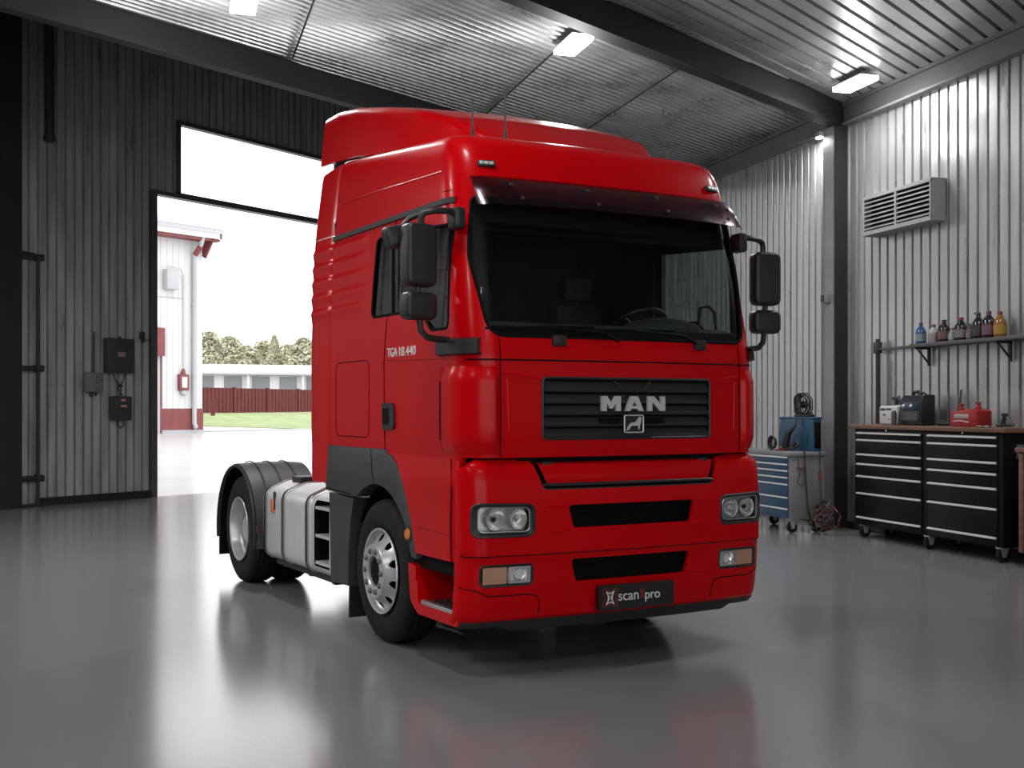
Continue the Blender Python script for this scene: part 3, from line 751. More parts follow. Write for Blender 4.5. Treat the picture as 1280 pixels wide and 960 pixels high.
# ---- inside of the cab
m = MB(); m.prism([(-1.26, 2.0), (-1.26, 2.30), (-1.05, 2.345), (-.80, 2.32), (-.70, 2.1), (-.75, 1.6), (-1.22, 1.6)], 'x', -1.10, 1.10, .02); db = m.build('dashboard', M['dash'], TRUCK)
m = MB()
for k in range(1): m.ball((.62, -.93, 2.32), .34, 1.0, .75, .32, 3)
m.build('instrument_hood', M['dash'], db)
m = MB(); R = Matrix.Translation((.62, -.62, 2.38)) @ Matrix.Rotation(math.radians(-32), 4, 'X')
m.tube([R @ Vector((.23 * math.cos(2 * PI * k / 32), .23 * math.sin(2 * PI * k / 32), 0)) for k in range(32)], .016, 8, closed=True)
for a in (90, 210, 330): m.tube([R @ Vector((0, 0, -.03)), R @ Vector((.22 * math.cos(math.radians(a)), .22 * math.sin(math.radians(a)), 0))], .014, 6)
m.tube([R @ Vector((0, 0, .01)), R @ Vector((0, 0, -.35))], .04, 10); m.build('steering_wheel', M['blackp'], TRUCK)
m = MB(); m.tube([(1.08, -1.02, 2.28), (1.07, -1.0, 2.48), (1.04, -.97, 2.53), (.99, -.93, 2.52), (.97, -.92, 2.3)], .014, 8); m.build('grab_handle', M['blackp'], TRUCK)
for x in (-.62, .62):
    m = MB(); m.box(x - .26, x + .26, -.25, .30, 1.78, 1.96, .06); m.box(x - .24, x + .24, .18, .34, 1.92, 2.62, .07); m.box(x - .14, x + .14, .20, .32, 2.64, 2.84, .05); m.build('seat', M['lining'], TRUCK)
MB().box(-1.14, 1.14, .55, 1.05, 1.75, 2.02, .05).build('bunk', M['lining'], TRUCK)
MB().box(-1.12, 1.12, -1.0, -.62, 3.02, 3.30, .03).build('header_shelf', M['lining'], TRUCK)

MB().box(1.13, 1.15, -.13, .42, 2.36, 3.10).build('curtain', M['lining'], TRUCK)
# ---- wheels
def tyre_prof(w, rt):
    h = w / 2
    return [(.30, -h + .02), (.36, -h), (.44, -h - .006), (rt - .05, -h + .004), (rt - .015, -h + .022), (rt, -h + .05), (rt, h - .05), (rt - .015, h - .022), (rt - .05, h - .004), (.44, h + .006), (.36, h), (.30, h - .02)]
def make_tyre(parent, w=.30, x=0.0, nm='tyre'):
    m = MB(); m.lathe(tyre_prof(w, RT), 'x', (x, 0, 0), 56, closed=True)
    t = m.build(nm, M['rubber'], parent, 40); m = MB()
    for gx in (-.085, -.03, .03, .085): m.lathe([(RT + .0012, gx - .006), (RT + .0012, gx + .006)], 'x', (x, 0, 0), 56)
    m.build('tread_groove', M['dark'], t); return t
def front_wheel(s):
    wh = bpy.data.objects.new('wheel', None); COL.objects.link(wh); wh.parent = TRUCK
    wh.location = (s * 1.055, AX, RT); wh.rotation_euler = (0, 0, 0 if s < 0 else PI)
    make_tyre(wh)
    o = -.15      # outer face of the tyre
    m = MB()
    prof = [(.312, o + .004), (.322, o - .008), (.318, o - .016), (.306, o - .012), (.296, o + .02), (.284, o + .03), (.275, o + .022), (.228, o - .016), (.208, o - .058), (.200, o - .066), (.122, o - .066), (.112, o - .055), (.110, o + .05)]
    m.lathe(prof, 'x', (0, 0, 0), 60)
    rim = m.build('rim', [M['rim'], M['dark']], wh, 30)
    c = MB()
    for k in range(10):
        a = 2 * PI * (k + .5) / 10; t = bmesh.new(); bmesh.ops.create_cone(t, segments=16, radius1=.030, radius2=.030, depth=.3, cap_ends=True)
        for v in t.verts: v.co.x *= 1.0
        c.add(t, Matrix.Translation((o, .247 * math.cos(a), .247 * math.sin(a))) @ Matrix.Rotation(PI / 2, 4, 'Y'))
    cut(rim, c, .006, 30)
    m = MB(); m.lathe([(.112, o - .03), (.10, o - .04), (.06, o - .043), (0, o - .043)], 'x', (0, 0, 0), 32); m.build('hub_bore_shade', M['dark'], wh)  # dark disc standing in for the shade inside the open hub bore
    m = MB(); m.lathe([(.30, o + .07), (.2, o + .07), (0, o + .071)], 'x', (0, 0, 0), 32); m.build('brake_drum', M['dark'], wh)
    for k in range(10):
        a = 2 * PI * k / 10; m = MB(); cc = (o - .066, .155 * math.cos(a), .155 * math.sin(a))
        m.lathe([(.022, 0), (.024, -.006), (.017, -.008), (.016, -.016), (.012, -.018), (0, -.018)], 'x', cc, 12); m.build('lug_nut', M['nut'], wh)
    return wh
for s in (-1, 1): front_wheel(s)
def rear_wheel(s):
    wh = bpy.data.objects.new('wheel', None); COL.objects.link(wh); wh.parent = TRUCK
    wh.location = (s * 1.085, AXR, RT); wh.rotation_euler = (0, 0, 0 if s < 0 else PI)
    make_tyre(wh, .29); make_tyre(wh, .29, .33)
    o = -.145
    m = MB(); m.lathe([(.305, o + .004), (.322, o - .008), (.316, o - .014), (.304, o - .008), (.292, o + .03), (.286, o + .08), (.27, o + .10), (.262, o + .19), (.22, o + .205), (.21, o + .17), (.14, o + .165), (.13, o + .08), (.11, o + .06), (0, o + .055)], 'x', (0, 0, 0), 60)
    m.build('rim', M['rim'], wh, 30)
    for k in range(10):
        a = 2 * PI * k / 10; m = MB(); m.lathe([(.018, 0), (.016, -.025), (0, -.028)], 'x', (o + .168, .175 * math.cos(a), .175 * math.sin(a)), 10); m.build('lug_nut', M['alu'], wh)
for s in (-1, 1): rear_wheel(s)
for y in (AX, AXR):
    m = MB(); m.tube([(-1.0, y, RT), (1.0, y, RT)], .07, 12)
    if y > 1: m.ball((0, y, RT), .24, 1, 1, 1)
    m.build('axle', M['steel'], TRUCK)
# ---- rear mudguards
for s in (-1, 1):
    m = MB(); R0 = .66
    arc = [(AXR + R0 * math.cos(math.radians(a)) * (1.0), RT + R0 * math.sin(math.radians(a))) for a in range(0, 181, 6)]
    arc = [(AXR + .655, .21), (AXR + .655, .40)] + arc + [(AXR - .68, .40)]
    rows = []
    for xo, dz in ((1.262, -.03), (1.255, .0), (1.0, .012), (.75, .012), (.60, 0)):
        rows.append([(s * xo, AXR + (y - AXR) * (1 + dz * .5), z + (dz if z > .6 else 0)) for y, z in arc])
    m.grid(rows); rf = m.build('fender', [M['greyp'], M['dark']], TRUCK); cut(rf, None, .012)
    for xo in (1.12, .95, .78):
        m = MB(); m.tube([(s * xo, AXR + .675 * math.cos(math.radians(a)), RT + .679 * math.sin(math.radians(a))) for a in range(20, 161, 5)], .006, 6); m.build('mudguard_rib', M['blackp'], rf)
    m = MB(); m.tube([(s * 1.272, AXR + .655 * math.cos(math.radians(a)), RT + .655 * math.sin(math.radians(a)) - .02) for a in range(-10, 191, 5)], .014, 6); m.build('mudguard_lip', M['blackp'], rf)
    m = MB(); m.box(min(s * 1.255, s * 1.265), max(s * 1.255, s * 1.265), AXR - .69, AXR - .60, .56, .62); m.build('mudguard_reflector', M['bred'], rf)

# ---- chassis
m = MB()
for s in (-1, 1): m.box(min(s * .36, s * .43), max(s * .36, s * .43), -1.1, 4.45, .72, 1.0)
for y in (-1.0, .9, 1.9, 2.7, 3.2, 4.2): m.box(-.38, .38, y - .05, y + .05, .76, .96)
m.build('chassis_frame', M['steel'], TRUCK)
m = MB(); m.lathe([(.0, 0), (.46, 0), (.46, .05), (.0, .06)], 'z', (0, 3.45, 1.06), 32); m.box(-.45, .45, 3.2, 3.7, .98, 1.08); m.build('fifth_wheel', M['steel'], TRUCK)
MB().box(-.55, .55, -.9, .9, .45, 1.45, .05).build('engine', M['dark'], TRUCK)
MB().box(-.9, .9, -1.28, -.95, .40, 1.30).build('radiator', M['dark'], TRUCK)
for y in (2.0, 2.55):
    m = MB(); m.tube([(-.30 - .6, y, .46), (.6, y, .46)], .13, 16); m.build('air_tank', M['steel'], TRUCK)
# ---- fuel tank with straps and steps on its front end
TK = rpoly([(-.50, .325), (-1.19, .325), (-1.19, .97), (-.98, 1.06), (-.50, 1.07)], [.06, .12, .13, .2, .05], 6)
m = MB(); m.prism(TK, 'y', 1.70, 3.04, .02, 2); tk = m.build('fuel_tank', M['tank'], TRUCK); tag(tk, 'brushed silver fuel tank with black straps')
def ring(poly, off):
    c = Vector((-.85, .69)); return [(p[0] + (off if p[0] > c.x else -off), p[1] + (off if p[1] > c.y else -off)) for p in poly]
for y in (1.79, 2.44, 2.96):
    m = MB(); pts = ring(TK, .006)
    m.grid([[(p[0], y + d, p[1]) for p in pts] for d in (-.032, .032)], True); st = m.build('tank_strap', [M['blackp'], M['blackp']], tk); cut(st, None, .018)
    m = MB(); m.tube([(p[0], y - .042, p[1]) for p in ring(TK, .004)], .008, 5, closed=True); m.build('strap_edge', M['alu'], st)
m = MB(); m.lathe([(.07, 0), (.07, .05), (.05, .06), (0, .06)], 'z', (-.80, 2.2, 1.065), 18); m.build('tank_cap', M['blackp'], tk)
m = MB(); m.box(-1.0, -.72, 2.5, 2.75, 1.05, 1.11, .01); m.box(-.95, -.6, 1.3, 1.65, 1.075, 1.125, .01); m.tube([(-1.0, 1.25, 1.10), (-.9, 1.7, 1.14), (-.7, 2.0, 1.12)], .02, 6); m.build('tank_fittings', M['blackp'], tk)
m = MB(); m.box(-1.206, -1.185, 2.68, 2.76, .77, .90, .008); m.build('tank_reflector', M['amber'], tk)
m = MB(); m.box(-1.200, -1.182, 2.66, 2.70, .80, .97, .006); m.build('reflector_bracket', M['blackp'], tk)
m = MB(); m.prism(TK, 'y', 1.19, 1.68, .02, 2); sb = m.build('step_box', [M['tank'], M['steel']], TRUCK)
c = MB(); c.prism(rrect(1.235, 1.60, .40, .965, .02, 3), 'x', -1.5, -.72); cut(sb, c, 0, 30, mode='TRANSFER')
for z in (.43, .66, .90):
    MB().box(-1.18, -.73, 1.23, 1.605, z - .012, z + .012).build('step_rung', M['tank'], sb)
MB().box(-.75, -.72, 1.23, 1.605, .40, .965).build('step_back', M['steel'], sb)
m = MB(); m.box(-1.1, -.6, 1.35, 2.9, .27, .33); 
for y in (1.5, 2.1, 2.8): m.box(-1.05, -.36, y - .04, y + .04, .24, .34)
m.build('tank_cradle', M['steel'], TRUCK)
# tank on the far side
m = MB(); m.prism([(-p[0], p[1]) for p in TK], 'y', 1.3, 3.0, .02, 2); m.build('air_box', M['steel'], TRUCK)
# ================================================================== THE HALL
aA = math.radians(34.2); dA = Vector((math.sin(aA), math.cos(aA), 0)); nA = Vector((dA.y, -dA.x, 0)); PA = Vector((-7.036, 23.479, 0)); RZA = math.atan2(dA.y, dA.x)
aB = math.radians(-16.33); dB = -Vector((math.sin(aB), math.cos(aB), 0)); nB = Vector((dB.y, -dB.x, 0)); PB = Vector((4.93, 17.43, 0)); RZB = math.atan2(dB.y, dB.x)
def WA(s, n, z=0): v = PA + dA * s + nA * n; return (v.x, v.y, z)
def WB(s, n, z=0): v = PB + dB * s + nB * n; return (v.x, v.y, z)
ZC = 6.22; ZB = 5.887; ZH = 10.6       # ceiling, underside of the beams, roof of the high bay
KA, KB = 12.67, -17.22
def profile(a, b, period, depth, wide=False):
    """trapezoid profile of ribbed sheet: (s, depth) pairs"""
    out = []; k = math.floor(a / period); 
    while k * period < b:
        s = k * period
        for f, d in (((0, 0), (.10, 0), (.16, depth), (.30, depth), (.36, 0)) if not wide else ((0, 0), (.36, 0), (.46, depth), (.86, depth), (.96, 0))): out.append((s + f * period, -d))
        k += 1
    return [(s, d) for s, d in out if a <= s <= b]
def sheet(m, a, b, z0, z1, at, period=.19, depth=.035, holes=()):
    pr = [(a, 0)] + profile(a, b, period, depth) + [(b, 0)]
    cuts = sorted(set([h[0] for h in holes] + [h[1] for h in holes])); full = []
    for p, q in zip(pr, pr[1:]):
        full.append(p)
        for c in cuts:
            if p[0] < c < q[0]: full.append((c, p[1] + (q[1] - p[1]) * (c - p[0]) / (q[0] - p[0])))
    full.append(pr[-1])
    for p, q in zip(full, full[1:]):
        mid = (p[0] + q[0]) / 2; iv = [(z0, z1)]
        for h0, h1, g0, g1 in holes:
            if h0 < mid < h1:
                nv = []
                for u, v in iv:
                    if g0 > u: nv.append((u, min(v, g0)))
                    if g1 < v: nv.append((max(u, g1), v))
                iv = [t for t in nv if t[1] - t[0] > 1e-6]
        for u, v in iv:
            m.b.faces.new([m.b.verts.new(c) for c in (at(p[0], p[1], u), at(q[0], q[1], u), at(q[0], q[1], v), at(p[0], p[1], v))])
def lpart(m, at, s0, s1, n0, n1, z0, z1, r=0.0):
    """box in wall coordinates"""
    t = bmesh.new(); vs = [t.verts.new(at(s, n, z)) for s in (s0, s1) for n in (n0, n1) for z in (z0, z1)]
    for f in ((0, 1, 3, 2), (4, 6, 7, 5), (0, 4, 5, 1), (2, 3, 7, 6), (0, 2, 6, 4), (1, 5, 7, 3)): t.faces.new([vs[i] for i in f])
    bmesh.ops.recalc_face_normals(t, faces=t.faces[:])
    if r: bmesh.ops.bevel(t, geom=t.edges[:], offset=r, segments=2, affect='EDGES')
    m.add(t); return m
# floor
A2 = WA(-34, 0); B2 = WB(26, 0)
floor_poly = [A2, WA(KA, 0), B2]
m = MB(); m.b.faces.new([m.b.verts.new((x, y, 0)) for x, y, _ in (WA(-34, -.05), WA(KA + .3, -.05), WB(26, -.05))])
struct(m.build('floor', M['floor'], smooth=None))
# wall with the door (left in the photo)
DOOR = (-.04, 6.6, -1, 5.98); TRAN = (.56, 6.2, 6.06, 7.48)
m = MB(); sheet(m, -34, KA + .25, 0, ZH, WA, .19, .05, (DOOR, TRAN)); struct(m.build('wall_left', M['walldark'], smooth=None))
m = MB(); sheet(m, KB - .25, 26, 0, ZH, WB, .19, .055); struct(m.build('wall_right', M['wall'], smooth=None))
# wall behind the camera, with a wide opening added to light the truck front
v0, v1 = Vector(A2), Vector(B2); L_ = (v1 - v0).length; d_ = (v1 - v0).normalized(); n_ = Vector((-d_.y, d_.x, 0))
def WK(s, n, z=0): v = v0 + d_ * s + n_ * n; return (v.x, v.y, z)
m = MB(); sheet(m, 0, L_, 0, ZH, WK, .25, .035, ((L_ - 15.5, L_ - 2.5, .9, 5.6),)); struct(m.build('wall_back', M['wall'], smooth=None))
# frames of the doorway and the window over it
m = MB()
lpart(m, WA, -.15, -.02, -.12, .07, 0, 6.05); lpart(m, WA, 6.55, 6.72, -.12, .07, 0, 6.05); lpart(m, WA, -.16, 6.72, -.12, .08, 5.97, 6.05)
struct(m.build('door_1', M['frame'], smooth=None))
m = MB()
lpart(m, WA, .50, .58, -.10, .06, 6.05, 7.54); lpart(m, WA, 6.17, 6.27, -.10, .06, 6.05, 7.54); lpart(m, WA, .50, 6.27, -.10, .06, 7.46, 7.54); lpart(m, WA, .50, 6.27, -.10, .06, 6.05, 6.085)
wf = struct(m.build('window_1', M['frame'], smooth=None))
m = MB(); lpart(m, WA, .58, 6.17, -.045, -.035, 6.085, 7.46); m.build('pane', M['pane'], wf, smooth=None)
m = MB(); lpart(m, WA, -2.64, -.16, -.03, .07, 0, .14); struct(m.build('baseboard_left', M['beam'], smooth=None))
m = MB(); lpart(m, WB, .05, 26, -.03, .05, 0, .10); lpart(m, WB, KB, -.35, -.03, .05, 0, .10); struct(m.build('baseboard_right', M['beam'], smooth=None))
# ceiling of ribbed sheet; it stops at the beam in front of the high bay
aC = math.radians(38.0); dC = Vector((math.sin(aC), math.cos(aC), 0)); nC = Vector((dC.y, -dC.x, 0))
P_A = Vector((-5.33, 12.37, 0))           # a point under the far edge of the bay beam
poly = [Vector(p) for p in floor_poly]
def clip(poly, P, n):
    out = []
    for a, b in zip(poly, poly[1:] + poly[:1]):
        fa, fb = (a - P).dot(n), (b - P).dot(n)
        if fa >= 0: out.append(a)
        if fa * fb < 0: out.append(a + (b - a) * (fa / (fa - fb)))
    return out
near = clip(poly, P_A - nC * .1, nC)
aR = math.radians(39.0); dR = Vector((math.sin(aR), math.cos(aR), 0)); nR = Vector((dR.y, -dR.x, 0))
def span(v):
    us = []
    for a, b in zip(near, near[1:] + near[:1]):
        fa, fb = a.dot(nR) - v, b.dot(nR) - v
        if fa * fb <= 0 and fa != fb: us.append((a + (b - a) * (fa / (fa - fb))).dot(dR))
    return (min(us), max(us)) if len(us) >= 2 else None
vmin = min(p.dot(nR) for p in near); vmax = max(p.dot(nR) for p in near)
VC = Vector((4.72, 17.37, 0)).dot(nR)      # the cross beam's line: finer ribs beyond it
m = MB()
pr = profile(vmin, VC, .12, .045, True) + profile(VC, vmax, .22, .08)
prev = None
for v, d in pr:
    sp = span(v)
    if not sp: prev = None; continue
    row = [m.b.verts.new(tuple(dR * u + nR * v + Vector((0, 0, ZC - d)))) for u in sp]
    if prev: m.b.faces.new((prev[0], prev[1], row[1], row[0]))
    prev = row
struct(m.build('ceiling', M['ceil'], smooth=None))
# lap joints across the sheet
m = MB()
for px in ((-2.05, 12.6), (2.0, 16.3), (.2, 16.0)):
    p = Vector((px[0], px[1], 0)); q0 = p - dB * 3.2; q1 = p + dB * 3.2
    out = []
    for k in range(60):
        q = q0 + (q1 - q0) * k / 59
        if (q - P_A).dot(nC) > .25 and q.dot(nR) < VC - .1 and (q - PB).dot(nB) > .15: out.append(tuple(q + Vector((0, 0, ZC - .004))))
    if len(out) > 2: m.tube(out, .011, 5)
struct(m.build('trim_1', M['beam'], smooth=None))
# roof of the high bay and its bulkhead
far = clip(poly, P_A + nC * .05, -nC)
m = MB(); m.b.faces.new([m.b.verts.new((p.x, p.y, ZH)) for p in far]); 
ends = [p for p in far if abs((p - P_A - nC * .05).dot(nC)) < 1e-3]
a, b = ends[0], ends[-1]
m.b.faces.new([m.b.verts.new(c) for c in ((a.x, a.y, ZC - .05), (b.x, b.y, ZC - .05), (b.x, b.y, ZH), (a.x, a.y, ZH))])
struct(m.build('ceiling_bay', M['beam'], smooth=None))
# beams
def beam(name, P, d, n, l0, l1, w, mat, z0=ZB, z1=ZC + .02, flange=.03):
    """I-beam: web and flanges"""
    m = MB(); at = lambda s, k, z: tuple(P + d * s + n * k + Vector((0, 0, z)))
    lpart(m, at, l0, l1, -w, 0, z0, z0 + flange); lpart(m, at, l0, l1, -w, 0, z1 - flange, z1); lpart(m, at, l0, l1, -w * .62, -w * .0 - .012, z0 + flange * .5, z1 - .01)
    return struct(m.build(name, mat, smooth=None))
beam('trim_beam_bay', P_A + nC * .16, dC, nC, -22, 13.5, .17, M['beam'])
aX = math.radians(41.2); dX = Vector((math.sin(aX), math.cos(aX), 0)); nX = Vector((dX.y, -dX.x, 0))
beam('trim_beam_cross', Vector((4.80, 17.33, 0)), dX, nX, -26, .25, .22, M['beam'], ZB + .0)
m = MB(); lpart(m, WB, -6.2, 26, .0, .06, ZB + .02, ZC); lpart(m, WB, -6.2, 26, 0, .13, ZB, ZB + .03); lpart(m, WB, -6.2, 26, 0, .11, ZC - .05, ZC)
struct(m.build('trim_beam_edge', M['railgrey'], smooth=None))
# columns
m = MB(); lpart(m, WB, -.31, -.005, .0, .02, 0, ZB); lpart(m, WB, -.31, -.28, .0, .225, 0, ZB); lpart(m, WB, -.035, -.005, .0, .225, 0, ZB)
lpart(m, WB, -.31, -.005, .20, .225, 0, ZB); 
cw = struct(m.build('column_right', M['column'], smooth=None))
m = MB(); lpart(m, WB, -.004, .012, .02, .222, 0, ZB); struct(m.build('column_face_shade', M['beam'], smooth=None))  # dark sheet that paints the shade on the column's unlit side
m = MB(); lpart(m, WA, -4.6, -3.10, -.02, .26, 0, ZH - .01); struct(m.build('column_left', M['beam'], smooth=None))

# ------------------------------------------------ lamps
def lamp(x, y, rz, label, group=None, power=0, up=.85, l=.68, w=.26):
    t = thing('ceiling_light', label, 'ceiling light', (x, y, ZC - .05), rz, group)
    m = MB(); m.box(-l / 2, l / 2, -w / 2, w / 2, -.075, -.01, .008); m.box(-l / 2 + .03, -l / 2 + .07, -.02, .02, -.01, .05); m.box(l / 2 - .07, l / 2 - .03, -.02, .02, -.01, .05); m.build('fixture_housing', M['fixture'], t)
    m = MB(); m.box(-l / 2 - .006, l / 2 + .006, -w / 2 - .006, w / 2 + .006, -.10, -.035, .01); m.build('diffuser', M['lamp'], t)
    ld = bpy.data.lights.new('ceiling_lamp', 'AREA'); ld.shape = 'RECTANGLE'; ld.size = l * .9; ld.size_y = w * .9; ld.energy = power; ld.spread = math.radians(170)
    lo = bpy.data.objects.new('ceiling_lamp', ld); COL.objects.link(lo); lo.parent = t; lo.location = (0, 0, -.115)
    pd = bpy.data.lights.new('ceiling_fill', 'POINT'); pd.shadow_soft_size = .06; pd.energy = power * up  # added bodiless point light, hung in the air to brighten the ceiling
    po = bpy.data.objects.new('ceiling_fill', pd); COL.objects.link(po); po.parent = t; po.location = (0, 0, -.75)
    return t
RL = RZB
PW = 105
lamp(-2.86, 12.70, RL, 'bright ceiling lamp cut off by the top edge, left of the other two lamps', power=PW)
lamp(.735, 14.22, RL, 'bright ceiling lamp between the two dark beams, above the truck roof', power=PW)
lamp(4.60, 15.93, RL, 'bright ceiling lamp near the right wall, beyond the cross beam', power=PW * .5, up=.4)
for x, y, p in ((4.9, 10.6, .8), (-6.5, 7.5, 1.1), (-1.2, 6.6, .5), (6.4, 12.6, .35), (-5.0, 1.5, .9), (1.5, 1.0, .9), (-12, 6.5, 3.0), (-10.6, 13.0, 2.5)):  # unseen lamps added to fill the hall; one follows the right wall's bright spot
    lamp(x, y, RL, 'added ceiling lamp out of view, filling the hall with light', 'added ceiling lamps out of view', PW * p, .12)
# small lamp on the edge beam beside the column
t = thing('spotlight', 'small bright lamp under the edge beam beside the column top', 'lamp', WB(-.50, .17, ZB - .03), RZB)
MB().box(-.07, .07, -.05, .05, -.03, .05, .01).build('lamp_body', M['fixture'], t); MB().box(-.055, .055, -.04, .04, -.055, -.028, .01).build('diffuser', M['lamp'], t)
ld = bpy.data.lights.new('spot_glow', 'AREA'); ld.size = .1; ld.energy = 45; lo = bpy.data.objects.new('spot_glow', ld); COL.objects.link(lo); lo.parent = t; lo.location = (0, -.05, -.07); lo.rotation_euler = (math.radians(12), 0, 0)

# ------------------------------------------------ on the left wall
def ebox(name, label, s, z0, z1, w, d, mat, rz=RZA):
    t = thing(name, label, 'electrical box', WA(s, .0, z0), RZA); h = z1 - z0
    MB().box(-w / 2, w / 2, -d, .0, 0, h, .012).build('box_body', mat, t)
    MB().box(-w / 2 + .02, w / 2 - .02, -d - .012, -d, .02, h - .02, .006).build('box_door', mat, t)
    return t
b1 = ebox('electrical_cabinet', 'large dark electrical cabinet with a small paper label on the left wall', -.93, 2.42, 3.08, .62, .14, M['boxdark'])
MB().box(-.085, .085, -.158, -.15, .31, .40).build('paper_label', M['paper'], b1)
for x in (-.06, 0, .06): MB().box(x - .02, x + .015, -.1605, -.157, .335, .375).build('label_mark', M['boxgrey'], b1)
m = MB(); m.ball((.02, -.07, .675), .03); m.build('cable_gland', M['pipe'], b1)
b2 = ebox('junction_box', 'small pale grey junction box left of the dark electrical cabinet', -1.48, 2.05, 2.42, .36, .11, M['boxgrey'])
for z in (.28, .18, .06): m = MB(); m.lathe([(.014, 0), (.012, -.012), (0, -.013)], 'y', (.02, -.12, z), 10); m.build('screw', M['pipe'], b2)
m = MB(); m.tube([(-.06, -.05, .0), (-.06, -.05, -.09)], .022, 8); m.tube([(.05, -.05, 0), (.05, -.05, -.07)], .022, 8); m.build('cable_gland', M['pipe'], b2)
b3 = ebox('switch_box', 'dark switch box hung under the large electrical cabinet', -.885, 1.52, 1.98, .43, .13, M['boxdark'])
for z, w in ((.36, .10), (.25, .13)): MB().box(-.05, -.05 + w, -.150, -.141, z, z + .045).build('switch_label', M['amberpale'], b3)
for z in (.40,): m = MB(); m.lathe([(.02, 0), (.016, -.015), (0, -.016)], 'y', (.10, -.142, z), 10); m.build('switch_knob', M['redcap'], b3)
m = MB(); m.tube([(-.08, -.05, 0), (-.07, -.06, -.10), (.0, -.06, -.15), (.07, -.06, -.11), (.07, -.05, 0)], .012, 6); m.build('cable_loop', M['pipe'], b3)
cb = thing('cable_bundle', 'short black cables crossing between the two dark electrical boxes', 'cable', WA(-.9, 0, 1.98), RZA)
m = MB(); m.tube([(-.14, -.05, .425), (-.09, -.05, .3), (.05, -.05, .18), (.0, -.05, .015)], .012, 6); m.tube([(.12, -.05, .425), (.08, -.05, .28), (-.04, -.05, .16), (.06, -.05, .015)], .012, 6); m.box(-.02, .05, -.08, -.03, .17, .23, .01); m.build('cable', M['pipe'], cb)
cd = thing('conduit', 'thin conduit running up from the small grey junction box', 'pipe', WA(-1.46, 0, 2.43), RZA)
m = MB(); m.tube([(0, -.03, 0), (0, -.03, .75)], .016, 8); m.build('pipe', M['pipe'], cd)
se = thing('sensor', 'small black sensor on the left wall beside the doorway', 'sensor', WA(-.37, 0, 3.02), RZA)
m = MB(); m.box(-.04, .04, -.09, .0, .08, .22, .012); m.ball((0, -.07, .05), .045); m.build('sensor_body', M['pipe'], se); m = MB(); m.tube([(.04, -.03, .06), (.18, -.03, .06)], .01, 6); m.build('sensor_lead', M['pipe'], se)
dp = thing('standpipe', 'thin dark pipe clamped to the left wall beside the dark column', 'pipe', WA(-2.66, 0, 0), RZA)
m = MB(); m.tube([(-.02, -.10, .02), (-.02, -.10, 4.40), (-.10, -.10, 4.48), (-.42, -.10, 4.5)], .035, 10); m.build('pipe', M['pipe'], dp)
m = MB(); m.box(-.40, .1, -.16, .0, .0, .05, .01); m.build('pipe_base', M['pipe'], dp)
for z in (4.44, 2.46, .50):
    m = MB(); m.box(-.42, -.02, -.13, -.002, z - .045, z + .045, .012); m.box(-.06, .08, -.16, .0, z - .06, z + .06, .02); m.build('pipe_clamp', M['pipe'], dp)
vp = thing('riser_pipe', 'wide dark riser pipe high on the left wall under the beam', 'pipe', WA(-2.44, 0, 6.55), RZA)
m = MB(); m.tube([(0, -.09, 0), (0, -.09, 3.4)], .085, 12); m.tube([(0, -.09, .02), (0, -.09, .09)], .105, 12); m.build('pipe', M['pipe'], vp)

# ------------------------------------------------ on the right wall
t = thing('wall_vent', 'louvred metal vent high on the right wall', 'vent', WB(1.54, 0, 4.18), RZB)
w2, h_, d_ = .76, .50, .25
m = MB(); m.box(-w2 - .03, w2 + .03, -d_ - .02, 0, -.03, 0); m.box(-w2 - .01, w2 + .01, -d_, 0, h_, h_ + .02); m.box(-w2, -w2 + .025, -d_, 0, 0, h_); m.box(w2 - .025, w2, -d_, 0, 0, h_); m.box(-w2, w2, -.02, 0, 0, h_)
for z0, z1 in ((0, .03), (h_ - .03, h_)): m.box(-w2, w2, -d_ - .005, -d_ + .03, z0, z1)
m.box(-.02, .02, -d_ - .004, -d_ + .03, 0, h_)
m.build('vent_housing', M['vent'], t, smooth=None)
MB().box(-w2 + .03, w2 - .03, -d_ + .11, -d_ + .13, .03, h_ - .03).build('vent_backing', M['dark'], t)
for x0, x1 in ((-w2 + .025, -.02), (.02, w2 - .025)):
    for k in range(7):
        z = .05 + .06 * k; m = MB(); m.prism([(-d_ - .002, z), (-d_ - .002, z + .010), (-d_ + .055, z + .045), (-d_ + .055, z + .037)], 'x', x0, x1); m.build('louver', M['vent'], t, smooth=None)
t = thing('control_box', 'small grey control box on the column', 'electrical box', WB(-.16, .225, 3.30), RZB)
MB().box(-.06, .06, -.10, 0, 0, .14, .01).build('box_body', M['boxgrey'], t); MB().box(-.045, .045, -.108, -.10, .02, .12, .004).build('box_cover', M['boxdark'], t)
# shelf
t = thing('wall_shelf', 'dark steel shelf on brackets along the right wall, holding bottles', 'shelf', WB(1.87, 0, 2.545), RZB)
MB().box(0, 2.9, -.27, -.0, 0, .045, .005).build('shelf_board', M['paleshelf'], t)
MB().box(-1.0, 0, -.10, -.05, .01, .045, .004).build('shelf_rail', M['paleshelf'], t)
for x in (.10, 1.66, 2.75):
    m = MB(); m.box(x - .015, x + .015, -.24, -.02, -.025, 0); m.box(x - .015, x + .015, -.05, -.02, -.24, 0); m.prism([(-.22, -.02), (-.20, -.02), (-.03, -.20), (-.03, -.23)], 'x', x - .01, x + .01); m.build('shelf_bracket', M['pipe'], t, smooth=None)
t = thing('upright_pole', 'dark pole standing at the left end of the shelf rail', 'pole', WB(.885, .085, 1.535), RZB)
m = MB(); m.tube([(0, 0, 0), (0, 0, 1.18)], .028, 10); m.build('pole', M['pipe'], t); MB().box(-.05, .05, -.045, .045, .98, 1.14, .012).build('pole_clamp', M['boxdark'], t); m = MB(); m.tube([(.05, -.02, .0), (.045, -.02, .9)], .012, 6); m.build('pole_cable', M['pipe'], t)
